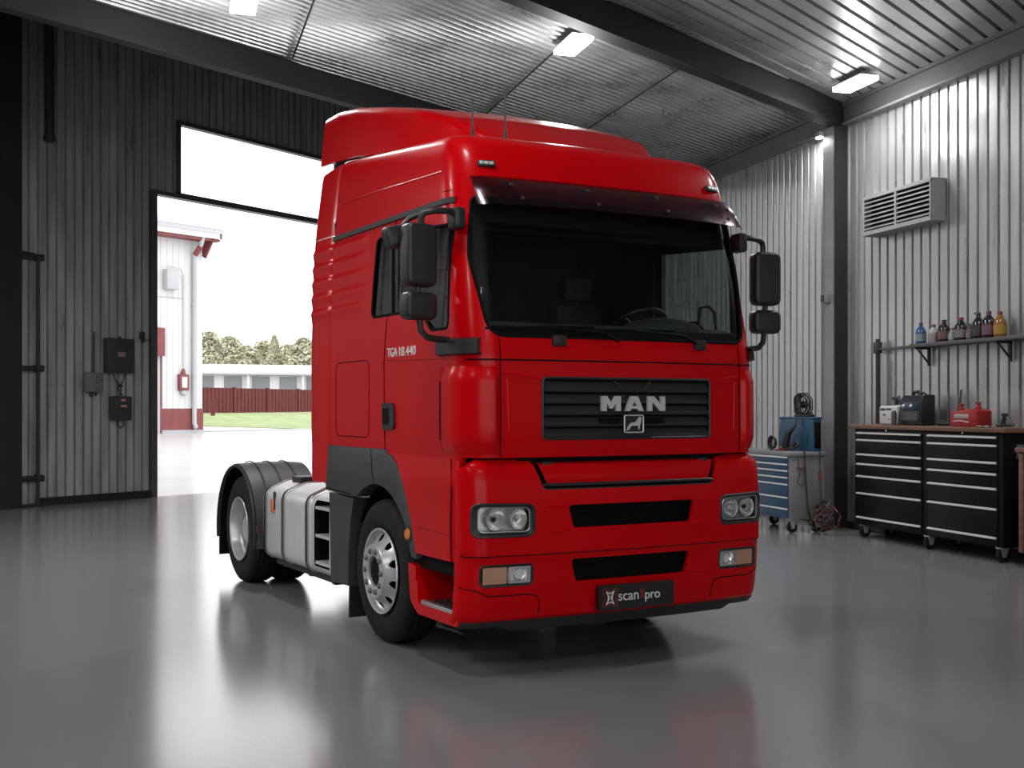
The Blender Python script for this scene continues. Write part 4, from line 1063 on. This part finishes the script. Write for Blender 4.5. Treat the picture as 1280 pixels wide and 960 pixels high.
# bottles
BOT = [(1.975, .078, .275, (.015, .10, .26), (.05, .02, .02), (.30, .36, .42), 'blue bottle, leftmost on the shelf'),
 (2.243, .085, .235, (.52, .50, .50), (.30, .06, .06), (.42, .36, .36), 'pale clear bottle with a red cap, second from the left on the shelf'),
 (2.455, .092, .28, (.022, .010, .010), (.05, .012, .012), (.20, .09, .09), 'dark brown bottle between the pale clear bottle and a small jar'),
 (2.625, .062, .165, (.30, .30, .30), (.15, .15, .15), (.5, .5, .5), 'small pale jar between two dark bottles'),
 (2.79, .095, .285, (.012, .010, .010), (.24, .03, .02), (.26, .24, .23), 'black bottle with a red neck, in the middle of the shelf'),
 (2.962, .060, .195, (.12, .10, .10), (.12, .12, .12), (.30, .22, .22), 'small grey bottle right of the red-necked black bottle'),
 (3.116, .088, .315, (.008, .008, .009), (.008, .008, .008), (.05, .05, .05), 'plain black bottle with a black pump cap'),
 (3.305, .095, .325, (.014, .010, .018), (.14, .05, .06), (.22, .11, .15), 'tall dark bottle with a mauve label, left of the amber bottle'),
 (3.503, .085, .305, (.40, .15, .015), (.16, .02, .015), (.52, .30, .04), 'amber yellow bottle, rightmost on the shelf')]
for s, r, h, cb_, cc_, cl_, lab in BOT:
    r *= .86
    t = thing('bottle', lab, 'bottle', WB(s, .16, 2.591), RZB, 'bottles on the wall shelf')
    mb = pm('bottle_body', tuple(v * .6 for v in cb_), .25, 0, .3); mc = pm('bottle_cap', tuple(v * .6 for v in cc_), .4); ml = pm('bottle_label', tuple(v * .6 for v in cl_), .6)
    m = MB(); m.lathe([(0, 0), (r * .92, 0), (r, .01), (r, h * .52), (r * .93, h * .62), (r * .66, h * .75), (r * .36, h * .83), (r * .30, h * .88), (r * .30, h * .92), (0, h * .92)], 'z', n=24); m.build('bottle_body', mb, t)
    m = MB(); m.lathe([(0, h * .87), (r * .36, h * .87), (r * .36, h * .985), (r * .30, h), (0, h)], 'z', n=18)
    if 'pump' in lab: m.box(-r * .95, r * .2, -.015, .015, h * .97, h * 1.03, .008)
    m.build('bottle_cap', mc, t)
    m = MB(); m.lathe([(r + .0015, h * .12), (r + .0015, h * .47)], 'z', n=24); m.build('bottle_label', ml, t)
# black drawer chest
t = thing('tool_chest', 'long black two-column drawer chest with wooden top, on casters by the right wall', 'tool chest', WB(1.08, 0, 0), RZB)
Lc = 2.99
MB().box(0, Lc, -.575, -.04, .175, 1.475, .012).build('chest_body', M['cabblack'], t)
MB().box(-.07, Lc + .10, -.625, .0, 1.475, 1.53, .008).build('worktop', M['wood'], t)
lines = [1.44, 1.345, 1.15, 1.02, .855, .625, .30, .185]
for x0, x1 in ((.085, 1.515), (1.64, 2.915)):
    for k in range(7):
        z1, z0 = lines[k] - .006, lines[k + 1] + .006
        if k == 6: z0 = .19
        dr = MB().box(x0, x1, -.592, -.57, z0, z1, .006).build('drawer', M['cabblack'], t)
        m = MB(); m.prism([(-.592, z1 - .030), (-.618, z1 - .026), (-.622, z1 - .010), (-.592, z1 - .002)], 'x', x0 + .015, x1 - .015); 
        m.build('drawer_handle', M['silver'], dr, smooth=None)
for x in (.75, 2.3): 
    m = MB(); m.lathe([(.014, 0), (.012, -.01), (0, -.011)], 'y', (x, -.578, 1.458), 10); m.build('lock', M['chrome'], t)
m = MB(); m.box(Lc, Lc + .02, -.40, -.30, 1.18, 1.34, .006); m.build('chest_latch', M['boxgrey'], t)
def caster(parent, x, y, r=.085, top=.175):
    m = MB(); m.box(x - .055, x + .055, y - .055, y + .055, top - .014, top)
    for d in (-.036, .036): m.prism([(y - .05, top - .014), (y + .05, top - .014), (y + .02, r - .02), (y - .02, r - .02)], 'x', x + d - .005, x + d + .005)
    c = m.build('caster', M['caster'], parent, smooth=None)
    m = MB(); m.lathe([(0, -.026), (r * .5, -.026), (r * .9, -.024), (r, -.014), (r, .014), (r * .9, .024), (r * .5, .026), (0, .026)], 'x', (x, y, r), 24); m.build('caster_wheel', M['rubber'], c)
    m = MB(); m.lathe([(0, -.03), (r * .38, -.028), (r * .38, .028), (0, .03)], 'x', (x, y, r), 16); m.build('caster_hub', M['boxgrey'], c)
for x in (.13, Lc - .10, 1.56):
    for y in (-.50, -.10): caster(t, x, y)
# things on the chest
ZT = 1.531
t = thing('canister', 'white square canister with black spout on the left end of the worktop', 'canister', WB(1.63, .32, ZT), RZB)
m = MB(); m.box(-.20, .20, -.11, .11, 0, .255, .03, 3); m.build('canister_body', M['whitecan'], t)
m = MB(); m.tube([(.04, 0, .27), (.04, 0, .32), (-.02, 0, .35), (.09, 0, .345), (.17, 0, .30)], .03, 8); m.tube([(.12, 0, .27), (.10, 0, .385)], .012, 6); m.build('canister_spout', M['blackp'], t)
for x0, x1, z0, z1 in ((-.16, -.05, .19, .22), (-.03, .09, .195, .22), (-.09, -.05, .12, .145), (.09, .13, .12, .145), (.03, .055, .065, .085)): MB().box(x0, x1, -.113, -.108, z0, z1).build('canister_print', M['boxdark'], t, smooth=None)
t = thing('welding_machine', 'black and dark blue welding machine on the worktop beside the white canister', 'welder', WB(2.12, .32, ZT), RZB)
m = MB(); m.prism(rpoly([(-.10, 0), (-.10, .29), (-.06, .385), (.10, .395), (.115, .38), (.115, 0)], .02, 3), 'x', -.22, .22, .01, 2); m.build('machine_body', M['machine'], t)
m = MB(); m.box(-.19, .17, -.112, -.09, .20, .295, .01); m.build('machine_panel', M['machineblue'], t)
MB().box(-.205, .19, -.122, -.08, .05, .18, .012).build('machine_base', M['boxdark'], t)
for x in (-.13, .03): m = MB(); m.lathe([(.024, 0), (.018, -.014), (0, -.016)], 'y', (x, -.112, .25), 14); m.build('machine_dial', M['letter'], t)
for k in range(4): MB().box(-.18, .16, -.126, -.12, .075 + .022 * k, .082 + .022 * k).build('machine_vent', M['boxgrey'], t, smooth=None)
m = MB(); m.tube([(-.08, 0, .38), (-.07, 0, .425), (.03, 0, .435), (.06, 0, .39)], .022, 8); m.tube([(.06, 0, .39), (.14, 0, .42), (.20, 0, .39)], .012, 6); m.build('machine_handle', M['blackp'], t)
t = thing('air_hose', 'thin black hose hanging beside the welding machine', 'hose', WB(2.60, .18, ZT), RZB)
m = MB(); m.tube([(-.1, -.1, .012), (.05, -.12, .012), (.12, -.02, .02), (.10, .06, .1), (.09, .08, .30), (.06, .12, .45)], .012, 6); m.tube([(-.12, -.12, .03), (.0, -.16, .03), (.09, -.1, .03), (.02, -.05, .05), (-.08, -.08, .06)], .014, 6); m.build('hose', M['pipe'], t)
t = thing('jerry_can', 'low red plastic can with two dark caps on the worktop', 'can', WB(3.175, .31, ZT), RZB)
m = MB(); m.prism(rpoly([(-.25, 0), (-.25, .165), (-.23, .19), (-.04, .19), (.02, .215), (.21, .21), (.25, .19), (.25, 0)], .02, 3), 'y', -.11, .10, .012, 2); m.build('can_body', M['redcan'], t)
MB().box(-.17, .10, -.117, -.108, .10, .15, .005).build('can_label', M['vent'], t)
m = MB(); m.tube([(-.19, -.113, .06), (-.06, -.115, .072), (.1, -.113, .052)], .006, 5); m.build('can_stripe', M['whitecan'], t)
for x in (-.18, .13):
    m = MB(); m.lathe([(.04, 0), (.04, .02), (.025, .03), (.02, .06), (0, .06)], 'z', (x, 0, .195 + (.02 if x > 0 else 0)), 14); m.build('can_neck', M['redcan'], t)
    m = MB(); m.lathe([(.034, .055), (.034, .08), (0, .083)], 'z', (x, 0, .195 + (.02 if x > 0 else 0)), 14); m.build('can_cap', M['redcap'], t)
for y in range(3):
    for z in range(4): MB().box(.248, .254, -.08 + .06 * y, -.045 + .06 * y, .025 + .04 * z, .05 + .04 * z).build('can_dimple', M['redcap'], t, smooth=None)
t = thing('spray_gun', 'small black spray gun lying on the right end of the worktop', 'tool', WB(3.88, .38, ZT), RZB)
m = MB(); m.tube([(-.16, 0, .02), (-.02, 0, .03), (.10, .02, .03)], .018, 8); m.tube([(-.06, 0, .03), (-.02, .0, .14)], [.03, .022], 8); m.tube([(-.02, 0, .13), (.06, 0, .09), (.12, 0, .02)], .014, 6); m.lathe([(0, .13), (.035, .13), (.04, .16), (0, .165)], 'z', (-.02, 0, 0), 12); m.build('gun_body', M['blackp'], t)
t = thing('rag', 'flat pale rag lying beside the spray gun', 'rag', WB(3.62, .44, ZT), RZB)
m = MB(); m.grid([[(-.12 + .03 * i, -.06 + .03 * j, .008 + .006 * math.sin(i * 1.7 + j)) for i in range(9)] for j in range(5)]); r_ = m.build('rag_cloth', M['vent'], t); cut(r_, None, .006)
t = thing('lidded_tin', 'slim grey tin between the white canister and the welding machine', 'tin', WB(1.865, .49, ZT), RZB)
m = MB(); m.lathe([(0, 0), (.035, 0), (.035, .16), (.03, .17), (.02, .19), (0, .19)], 'z', n=16); m.build('tin_body', M['boxdark'], t)
# brown edge of the next bench
t = thing('workbench', 'wooden-sided bench cut off by the right edge of the photo', 'workbench', WB(4.36, 0, 0), RZB)
MB().box(0, 1.6, -.66, -.02, 1.27, 1.32, .006).build('bench_top', M['wood'], t)
MB().box(.03, .10, -.63, -.05, .17, 1.27, .004).build('side_panel', M['wood'], t); MB().box(.10, 1.55, -.60, -.05, .17, 1.27, .004).build('bench_body', M['cabblack'], t); MB().box(1.5, 1.57, -.63, -.05, .17, 1.27, .004).build('side_panel', M['wood'], t)
for x in (.12, 1.45):
    for y in (-.52, -.12): caster(t, x, y, .08, .17)
# blue drawer trolley
TN = 1.23; TT = .49
t = thing('tool_trolley', 'grey trolley with blue drawers on casters beside the column', 'tool trolley', WB(TT, TN, 0), RZB)
Wt, Dt = 1.42, .545
MB().box(-Wt, 0, 0, Dt, .195, 1.075, .008).build('trolley_body', M['trolley'], t)
MB().box(-Wt - .02, .02, -.025, Dt + .02, 1.075, 1.135, .012).build('trolley_top', M['trolley'], t)
zl = [1.075, .975, .885, .79, .695, .51, .35, .205]
for k in range(7):
    z1, z0 = zl[k] - .004, zl[k + 1] + .004
    dr = MB().box(-Wt + .03, -.03, -.016, .01, z0, z1, .004).build('drawer', M['blue'], t)
    m = MB(); m.prism([(-.016, z1 - .024), (-.036, z1 - .021), (-.038, z1 - .006), (-.016, z1)], 'x', -Wt + .05, -.04); m.build('drawer_handle', M['silver'], dr, smooth=None)
for x in (-Wt + .12, -.09):
    for y in (.08, Dt - .08): caster(t, x, y, .08, .195)
m = MB(); m.tube([(.012, .12, 1.12), (.025, .12, .98), (.025, .14, .80), (.025, .10, .72), (.025, .17, .66), (.025, .24, .74), (.02, .22, .98)], .006, 6); m.build('hook_wire', M['pipe'], t)
m = MB(); m.box(.004, .03, .10, .24, .90, .925); m.tube([(.02, .12, .95), (.02, .14, .84)], .012, 6); m.build('tool_hook', M['wood'], t)
# on the trolley: blue case, coil, tools
# on the trolley: blue case, reel, torch, coil
t = thing('tool_case', 'large blue metal case standing upright on the grey trolley', 'case', WB(-.08, .82, 1.136), RZB)
m = MB(); m.prism([(-.50, 0), (-.45, .475), (.49, .475), (.50, .0)], 'y', 0, .13, .012); m.build('case_body', M['bluecase'], t)
MB().box(-.46, .495, -.008, .14, .455, .49, .006).build('case_lid', M['bluecase'], t)
m = MB(); m.box(.44, .508, .015, .12, .05, .42, .006); m.build('case_end', M['cabblack'], t)
m = MB(); m.tube([(.2, -.01, .44), (.22, -.02, .36), (.30, -.02, .30), (.36, -.02, .22), (.34, -.02, .1), (.38, -.02, .02)], .008, 6); m.build('case_cord', M['pipe'], t)
t = thing('cable_reel', 'black cable reel on top of the blue case', 'cable reel', WB(.02, .755, 1.628), RZB)
m = MB()
for k in range(7):
    R_ = .165 - .012 * (k % 3); y = -.05 + .017 * k
    m.tube([(R_ * math.cos(2 * PI * j / 28), y + .01 * math.sin(j), .175 + R_ * math.sin(2 * PI * j / 28)) for j in range(28)], .011, 6, closed=True)
m.build('cable_winding', M['blackp'], t)
m = MB()
for a in range(0, 180, 30):
    c_, s_ = math.cos(math.radians(a)) * .15, math.sin(math.radians(a)) * .15
    m.tube([(-c_, -.06, .175 - s_), (c_, -.06, .175 + s_)], .007, 5)
m.lathe([(0, -.07), (.05, -.07), (.05, .06), (0, .06)], 'y', (0, 0, .175), 18); m.box(-.16, .24, -.06, .06, 0, .03, .01); m.tube([(.1, 0, .03), (.24, 0, .06), (.27, .0, .02)], .02, 6); m.build('reel_frame', M['pipe'], t)
t = thing('welding_torch', 'black welding torch leaning against the front of the blue case', 'torch', WB(.02, .955, 1.137), RZB)
m = MB(); m.tube([(-.16, 0, .01), (-.13, 0, .12), (-.10, .02, .25), (-.03, .05, .31), (.04, .06, .36)], [.05, .055, .045, .022, .016], 10); m.tube([(.04, .06, .36), (.06, .06, .42), (.03, .07, .47)], .010, 6); m.build('torch_body', M['blackp'], t)
m = MB(); m.tube([(-.16, -.02, .02), (.0, -.06, .03), (.14, -.02, .04), (.22, .0, .09), (.16, .02, .13), (.05, .01, .05), (.2, -.07, .03)], .018, 6); m.build('torch_hose', M['pipe'], t)
t = thing('cable_coil', 'small coil of black cable lying at the left end of the trolley top', 'cable coil', WB(-.24, 1.10, 1.137), RZB)
m = MB()
for k in range(4): m.tube([((.10 - .008 * k) * math.cos(2 * PI * j / 24), -.02 + .014 * k, .112 + (.10 - .008 * k) * math.sin(2 * PI * j / 24)) for j in range(24)], .010, 6, closed=True)
m.build('cable', M['pipe'], t); m = MB(); m.tube([(.08, 0, .014), (.20, -.03, .014), (.34, .02, .014)], .012, 6); m.ball((.26, -.02, .035), .035, 1.3, .8, .9); m.build('cable_end', M['cordred'], t)
t = thing('hanging_cord', 'dark cord hanging down the end panel of the grey trolley', 'cord', WB(TT + .03, 1.02, 1.1), RZB)
m = MB(); m.tube([(-.05, 0, .055), (.0, .0, .045), (.012, .0, -.05), (.012, .02, -.4), (.015, .05, -.75), (.06, .10, -1.0)], .011, 6); m.build('cord', M['pipe'], t)
t = thing('thin_lead', 'thin lead with a red plug hanging at the back of the trolley end', 'cord', WB(TT + .03, .78, 1.08), RZB)
m = MB(); m.tube([(-.04, 0, .073), (.0, 0, .07), (.012, 0, -.2), (.012, .02, -.6), (.02, .03, -1.0)], .006, 5); m.build('lead', M['pipe'], t); m = MB(); m.tube([(.014, 0, -.22), (.014, .005, -.34)], .02, 8); m.build('plug', M['cordred'], t)
t = thing('cord_heap', 'tangled heap of dark and red cords on the floor behind the trolley', 'cords', WB(TT + .29, .86, 0), RZB)
random.seed(3)
for k in range(9):
    m = MB(); R_ = random.uniform(.10, .2); tx, ty = random.uniform(-.8, .8), random.uniform(-.6, .6); cx, cz = random.uniform(-.08, .08), R_ + .012 + random.uniform(0, .12)
    rot = Matrix.Rotation(tx, 4, 'Z') @ Matrix.Rotation(ty, 4, 'X')
    m.tube([rot @ Vector((cx + R_ * math.cos(2 * PI * j / 22), .04 * math.sin(2 * j), 0)) + Vector((0, 0, cz + R_ * math.sin(2 * PI * j / 22) * .95)) for j in range(22)], .011, 6, closed=True)
    m.build('cord', M['cordred'] if k % 3 == 0 else M['pipe'], t)

# ================================================================== OUTDOORS
SLOPE = .035
def gz(n): return SLOPE * min(max(n, 0), 45) - .004
def OUT(s, n, dz=0.0): v = PA + dA * s - nA * n; return Vector((v.x, v.y, gz(n) + dz))
m = MB(); ss = [-60, -20, -4, -.04, 6.6, 20, 60, 150]; nn = [0.0, .12, 5, 20, 45, 160]
m.grid([[OUT(s, n) for s in ss] for n in nn]); struct(m.build('ground', M['pave'], smooth=None))
gp = [(21.5, 28.0), (23.0, 25.6), (26.0, 20.9), (34.0, 12.0), (60.0, 12.0), (72, 45.2), (27, 38.6)]
m = MB(); t_ = bmesh.new(); vs = [t_.verts.new(OUT(s, n, .03)) for s, n in gp]; f = t_.faces.new(vs)
ex = bmesh.ops.extrude_face_region(t_, geom=[f]); 
for v in ex['geom']:
    if isinstance(v, bmesh.types.BMVert): v.co.z -= .06
m.add(t_); g = m.build('lawn', M['grass'], smooth=None); tag(g, 'mown green grass strip along the red fence', 'grass', kind='stuff')
m = MB(); m.tube([OUT(s, 20.75, .02) for s in (19, 24, 30, 40)], .05, 6); struct(m.build('trim_kerb', M['bgrey']))
# white building
BC = Vector((-13.12, 50.33, .68)); dW = Vector((math.sin(aC), math.cos(aC), 0)); nW = Vector((dW.y, -dW.x, 0)); RZW = math.atan2(dW.y, dW.x)
bl = thing('warehouse', 'white clad building with red plinth and gutter seen through the doorway', 'building', tuple(BC), RZW)
def bx(nm, mat, *a, **k): return MB().box(*a).build(nm, mat, bl, smooth=None)
m = MB(); m.box(-22, 0, 0, 14, 1.05, 8.2); 
for k in range(70): m.box(-.3 * k - .29, -.3 * k - .27, -.014, .0, 1.05, 8.2)
m.build('cladding', M['bwhite'], bl, smooth=None)
bx('plinth', M['bred'], -22.03, .03, -.03, 14, -.6, 1.05)
bx('plinth_base', M['bgrey'], -22.05, .05, -.05, 14, -.6, .16)
m = MB(); m.prism([(-.75, 8.42), (-.75, 8.56), (7, 10.3), (7, 10.1)], 'x', -22.5, .62)
for k in range(60): m.tube([(-22.3 + .385 * k, -.76, 8.57), (-22.3 + .385 * k, 6.9, 10.3)], .05, 5)
m.build('roof', M['bgrey'], bl, smooth=None)
bx('soffit', M['bred'], -22.3, .45, -.62, .1, 8.10, 8.20)
bx('gutter', M['bwhite'], -22.4, .36, -.72, -.50, 8.20, 8.46)
m = MB(); m.prism([(-.12, 7.4), (-.7, 8.2), (-.7, 8.5), (.2, 8.5), (.2, 7.6)], 'x', .03, .12); m.prism([(-.7, 8.2), (-.7, 8.5), (2.0, 8.95), (2.0, 8.6)], 'x', .40, .5); m.build('bargeboard', M['bred'], bl, smooth=None)
m = MB(); m.tube([(-.42, -.62, 8.3), (-.42, -.5, 7.95), (-.50, -.14, 7.4), (-.50, -.12, .45), (-.50, -.24, .22)], .095, 10); m.build('downpipe', M['bgrey'], bl)
for z in (6.9, 5.4, 3.9, 2.4): m = MB(); m.tube([(-.50, -.12, z), (-.50, -.12, z + .06)], .115, 10); m.build('pipe_collar', M['bgrey'], bl)
m = MB(); m.tube([(-.43, -.46, 7.85), (-.49, -.18, 7.5)], .12, 8); m.build('pipe_elbow', M['bred'], bl)
m = MB(); m.box(-1.98, -1.40, -.32, 0, 5.95, 6.78, .02); m.build('wall_unit', M['bgrey'], bl)
m = MB(); m.tube([(-2.05, -.36, 6.86), (-1.4, -.36, 6.84), (-1.05, -.1, 6.6), (-1.0, -.05, 6.45), (-1.0, -.05, 2.75)], .022, 6); m.build('cable_run', M['bgrey'], bl)
m = MB(); m.box(-2.4, -1.0, -.03, 0, 5.62, 5.66); m.build('cladding_line', M['bgrey'], bl, smooth=None)
ac = MB().box(-1.26, -.78, -.16, 0, 1.80, 2.48, .02).build('alarm_box', M['bred'], bl); MB().box(-1.15, -.89, -.175, -.15, 1.92, 2.36).build('alarm_panel', M['bwhite'], ac, smooth=None)
m = MB(); m.lathe([(.10, 0), (.10, .06), (.05, .2), (0, .24)], 'z', (-1.02, -.08, 2.49), 12); m.build('alarm_horn', M['bred'], ac); m = MB(); m.lathe([(0, -.22), (.12, -.16), (.12, 0), (0, 0)], 'z', (-1.02, -.08, 1.80), 12); m.build('alarm_bell', M['bgrey'], ac)
m = MB(); m.box(-4.2, -2.12, -.06, .0, .0, 4.3); m.build('door_leaf', M['bgrey'], bl, smooth=None); bx('canopy', M['bred'], -4.4, -2.04, -.25, 0, 3.2, 4.35); bx('door_post', M['bred'], -2.14, -2.06, -.08, 0, 0, 3.2)
# red fence
F0, F1 = OUT(31.5, 39.6), OUT(66, 44.8); dF = (F1 - F0); LF = math.hypot(dF.x, dF.y); RZF = math.atan2(dF.y, dF.x)
fe = thing('board_fence', 'long dark red board fence across the yard', 'fence', tuple(F0), RZF)
m = MB(); k = 0; x = 0
while x < LF:
    m.box(x, x + .20, -.02 - .03 * (k % 2), .02, .05, 1.70); x += .19; k += 1
m.box(0, LF, .02, .08, 1.25, 1.4); m.box(0, LF, .02, .08, .35, .5); m.build('fence_boards', M['fence'], fe, smooth=None)
x = 1.0
while x < LF: MB().box(x - .09, x + .09, -.10, .1, -.1, 1.76).build('fence_post', M['fence'], fe, smooth=None); x += 3.6
bo = thing('bollard', 'short red post in the grass before the fence', 'post', tuple(OUT(33.5, 36.0, .04)), RZF)
m = MB(); m.lathe([(0, 0), (.13, 0), (.12, .95), (.08, 1.03), (0, 1.05)], 'z', n=12); m.build('post', M['fence'], bo)
# long low building behind the fence
L0 = Vector((-30.0, 96.0, 1.5)); L1 = Vector((-6.0, 106.0, 1.6)); dL = L1 - L0; LL = math.hypot(dL.x, dL.y); RZL = math.atan2(dL.y, dL.x)
lb = thing('long_shed', 'long low white building with a row of windows behind the red fence', 'building', tuple(L0), RZL)
MB().box(0, LL, 0, 9, -.5, 3.0).build('wall', M['bwhite'], lb, smooth=None)
m = MB(); m.prism([(-.9, 3.12), (-.9, 3.24), (4.5, 4.05), (9.9, 3.24), (9.9, 3.12)], 'x', -.2, LL); m.build('roof', M['bwhite'], lb, smooth=None)
MB().box(-.2, LL, -.85, -.7, 3.0, 3.17).build('eave', M['bgrey'], lb, smooth=None)
for k in range(9):
    x = 4.2 + 2.3 * k
    w = MB().box(x, x + 1.7, -.06, .02, 1.3, 2.95).build('window', M['bwhite'], lb, smooth=None); MB().box(x + .1, x + 1.6, -.075, -.05, 1.4, 2.9).build('pane', M['darkpane'], w, smooth=None)
    if k % 2 == 0: MB().box(x - .4, x - .2, -.6, -.4, -.5, 3.1).build('porch_post', M['bwhite'], lb, smooth=None)
# trees beyond
def tree(name, label, x, y, h, r, cone, seed):
    random.seed(seed); t = thing(name, label, 'tree', (x, y, 1.2), random.uniform(0, 6), 'trees behind the long shed')
    m = MB(); m.tube([(0, 0, 0), (.1, 0, h * .5), (0, .05, h * .85)], [.22, .14, .05], 7); m.build('trunk', M['bark'], t)
    m = MB(); bm = m.b
    for k in range(3800):
        u = random.random(); zz = h * (.22 + .78 * u)
        lim = r * ((1 - u) ** .8 * 1.05 + .04) if cone else r * math.sqrt(max(0, 1 - (2 * u - .75) ** 2 / 1.6)) * random.choice((.7, 1.0, 1.2))
        a = random.uniform(0, 2 * PI); rr = lim * math.sqrt(random.uniform(.12, 1))
        lump = 1 + .22 * math.sin(3 * a + seed) * math.sin(zz * 2.1 + seed)
        p = Vector((rr * lump * math.cos(a), rr * lump * math.sin(a), zz + random.uniform(-.1, .1)))
        d1 = Vector((random.gauss(0, 1), random.gauss(0, 1), random.gauss(0, .7))).normalized(); d2 = d1.cross(Vector((random.gauss(0, 1), random.gauss(0, 1), random.gauss(0, 1)))).normalized()
        s_ = random.uniform(.14, .30)
        bm.faces.new([bm.verts.new(c) for c in (p - d1 * s_, p + d2 * s_ * .5, p + d1 * s_, p - d2 * s_ * .5)])
    me = bpy.data.meshes.new('foliage'); bm.to_mesh(me); bm.free(); me.materials.append(M['leaf'])
    o = bpy.data.objects.new('foliage', me); COL.objects.link(o); o.parent = t; return t
TREES = [(-31.1, 122, 8.3, 2.0, 0, 'tall loose tree right beside the corner of the white warehouse'), (-31.0, 130, 8.3, 2.3, 0, 'broad tree second from the warehouse corner'),
 (-27.5, 123, 6.9, 1.8, 0, 'low rounded tree third from the warehouse corner'), (-27.35, 131, 7.9, 1.9, 0, 'mid-height loose tree in the middle of the tree row'),
 (-24.4, 122, 7.9, 1.5, 1, 'slim pointed tree right of the row middle'), (-24.5, 130, 7.4, 2.0, 0, 'rounded tree second from the truck'), (-21.2, 121, 7.6, 1.9, 0, 'broad tree closest to the rear of the truck'),
 (-34.2, 138, 7.4, 2.6, 0, 'low bushy tree half hidden behind the warehouse corner'), (-28.8, 139, 7.3, 2.6, 0, 'low bushy tree far back behind the row middle'), (-23.2, 138, 7.3, 2.6, 0, 'low bushy tree far back behind the trees nearest the truck')]
for i, (x, y, h, r, cn, lab) in enumerate(TREES): tree('tree', lab, x, y, h, r, cn, 11 + i)

# ================================================================== LIGHT, CAMERA
w = bpy.data.worlds.new('World'); SC.world = w; w.use_nodes = True
bg = w.node_tree.nodes['Background']; bg.inputs['Color'].default_value = (0.97, 0.985, 1.0, 1); bg.inputs['Strength'].default_value = 2.6
cd_ = bpy.data.cameras.new('camera'); cam = bpy.data.objects.new('camera', cd_); COL.objects.link(cam)
cam.location = (0, 0, 1.755); cam.rotation_euler = (PI / 2, 0, 0)
cd_.sensor_fit = 'HORIZONTAL'; cd_.sensor_width = 36.0; cd_.lens = 36.0 * 1485 / 1280; cd_.shift_y = 30 / 1280; cd_.clip_end = 600
SC.camera = cam
vs_ = SC.view_settings; vs_.view_transform = 'Standard'; vs_.look = 'None'; vs_.exposure = 0.0; vs_.gamma = 1.0; vs_.use_curve_mapping = False
SC.cycles.use_denoising = True
SC.cycles.max_bounces = 10; SC.cycles.diffuse_bounces = 4; SC.cycles.glossy_bounces = 4; SC.cycles.transparent_max_bounces = 16; SC.cycles.transmission_bounces = 6
SC.cycles.sample_clamp_indirect = 6.0; SC.cycles.caustics_reflective = False; SC.cycles.caustics_refractive = False
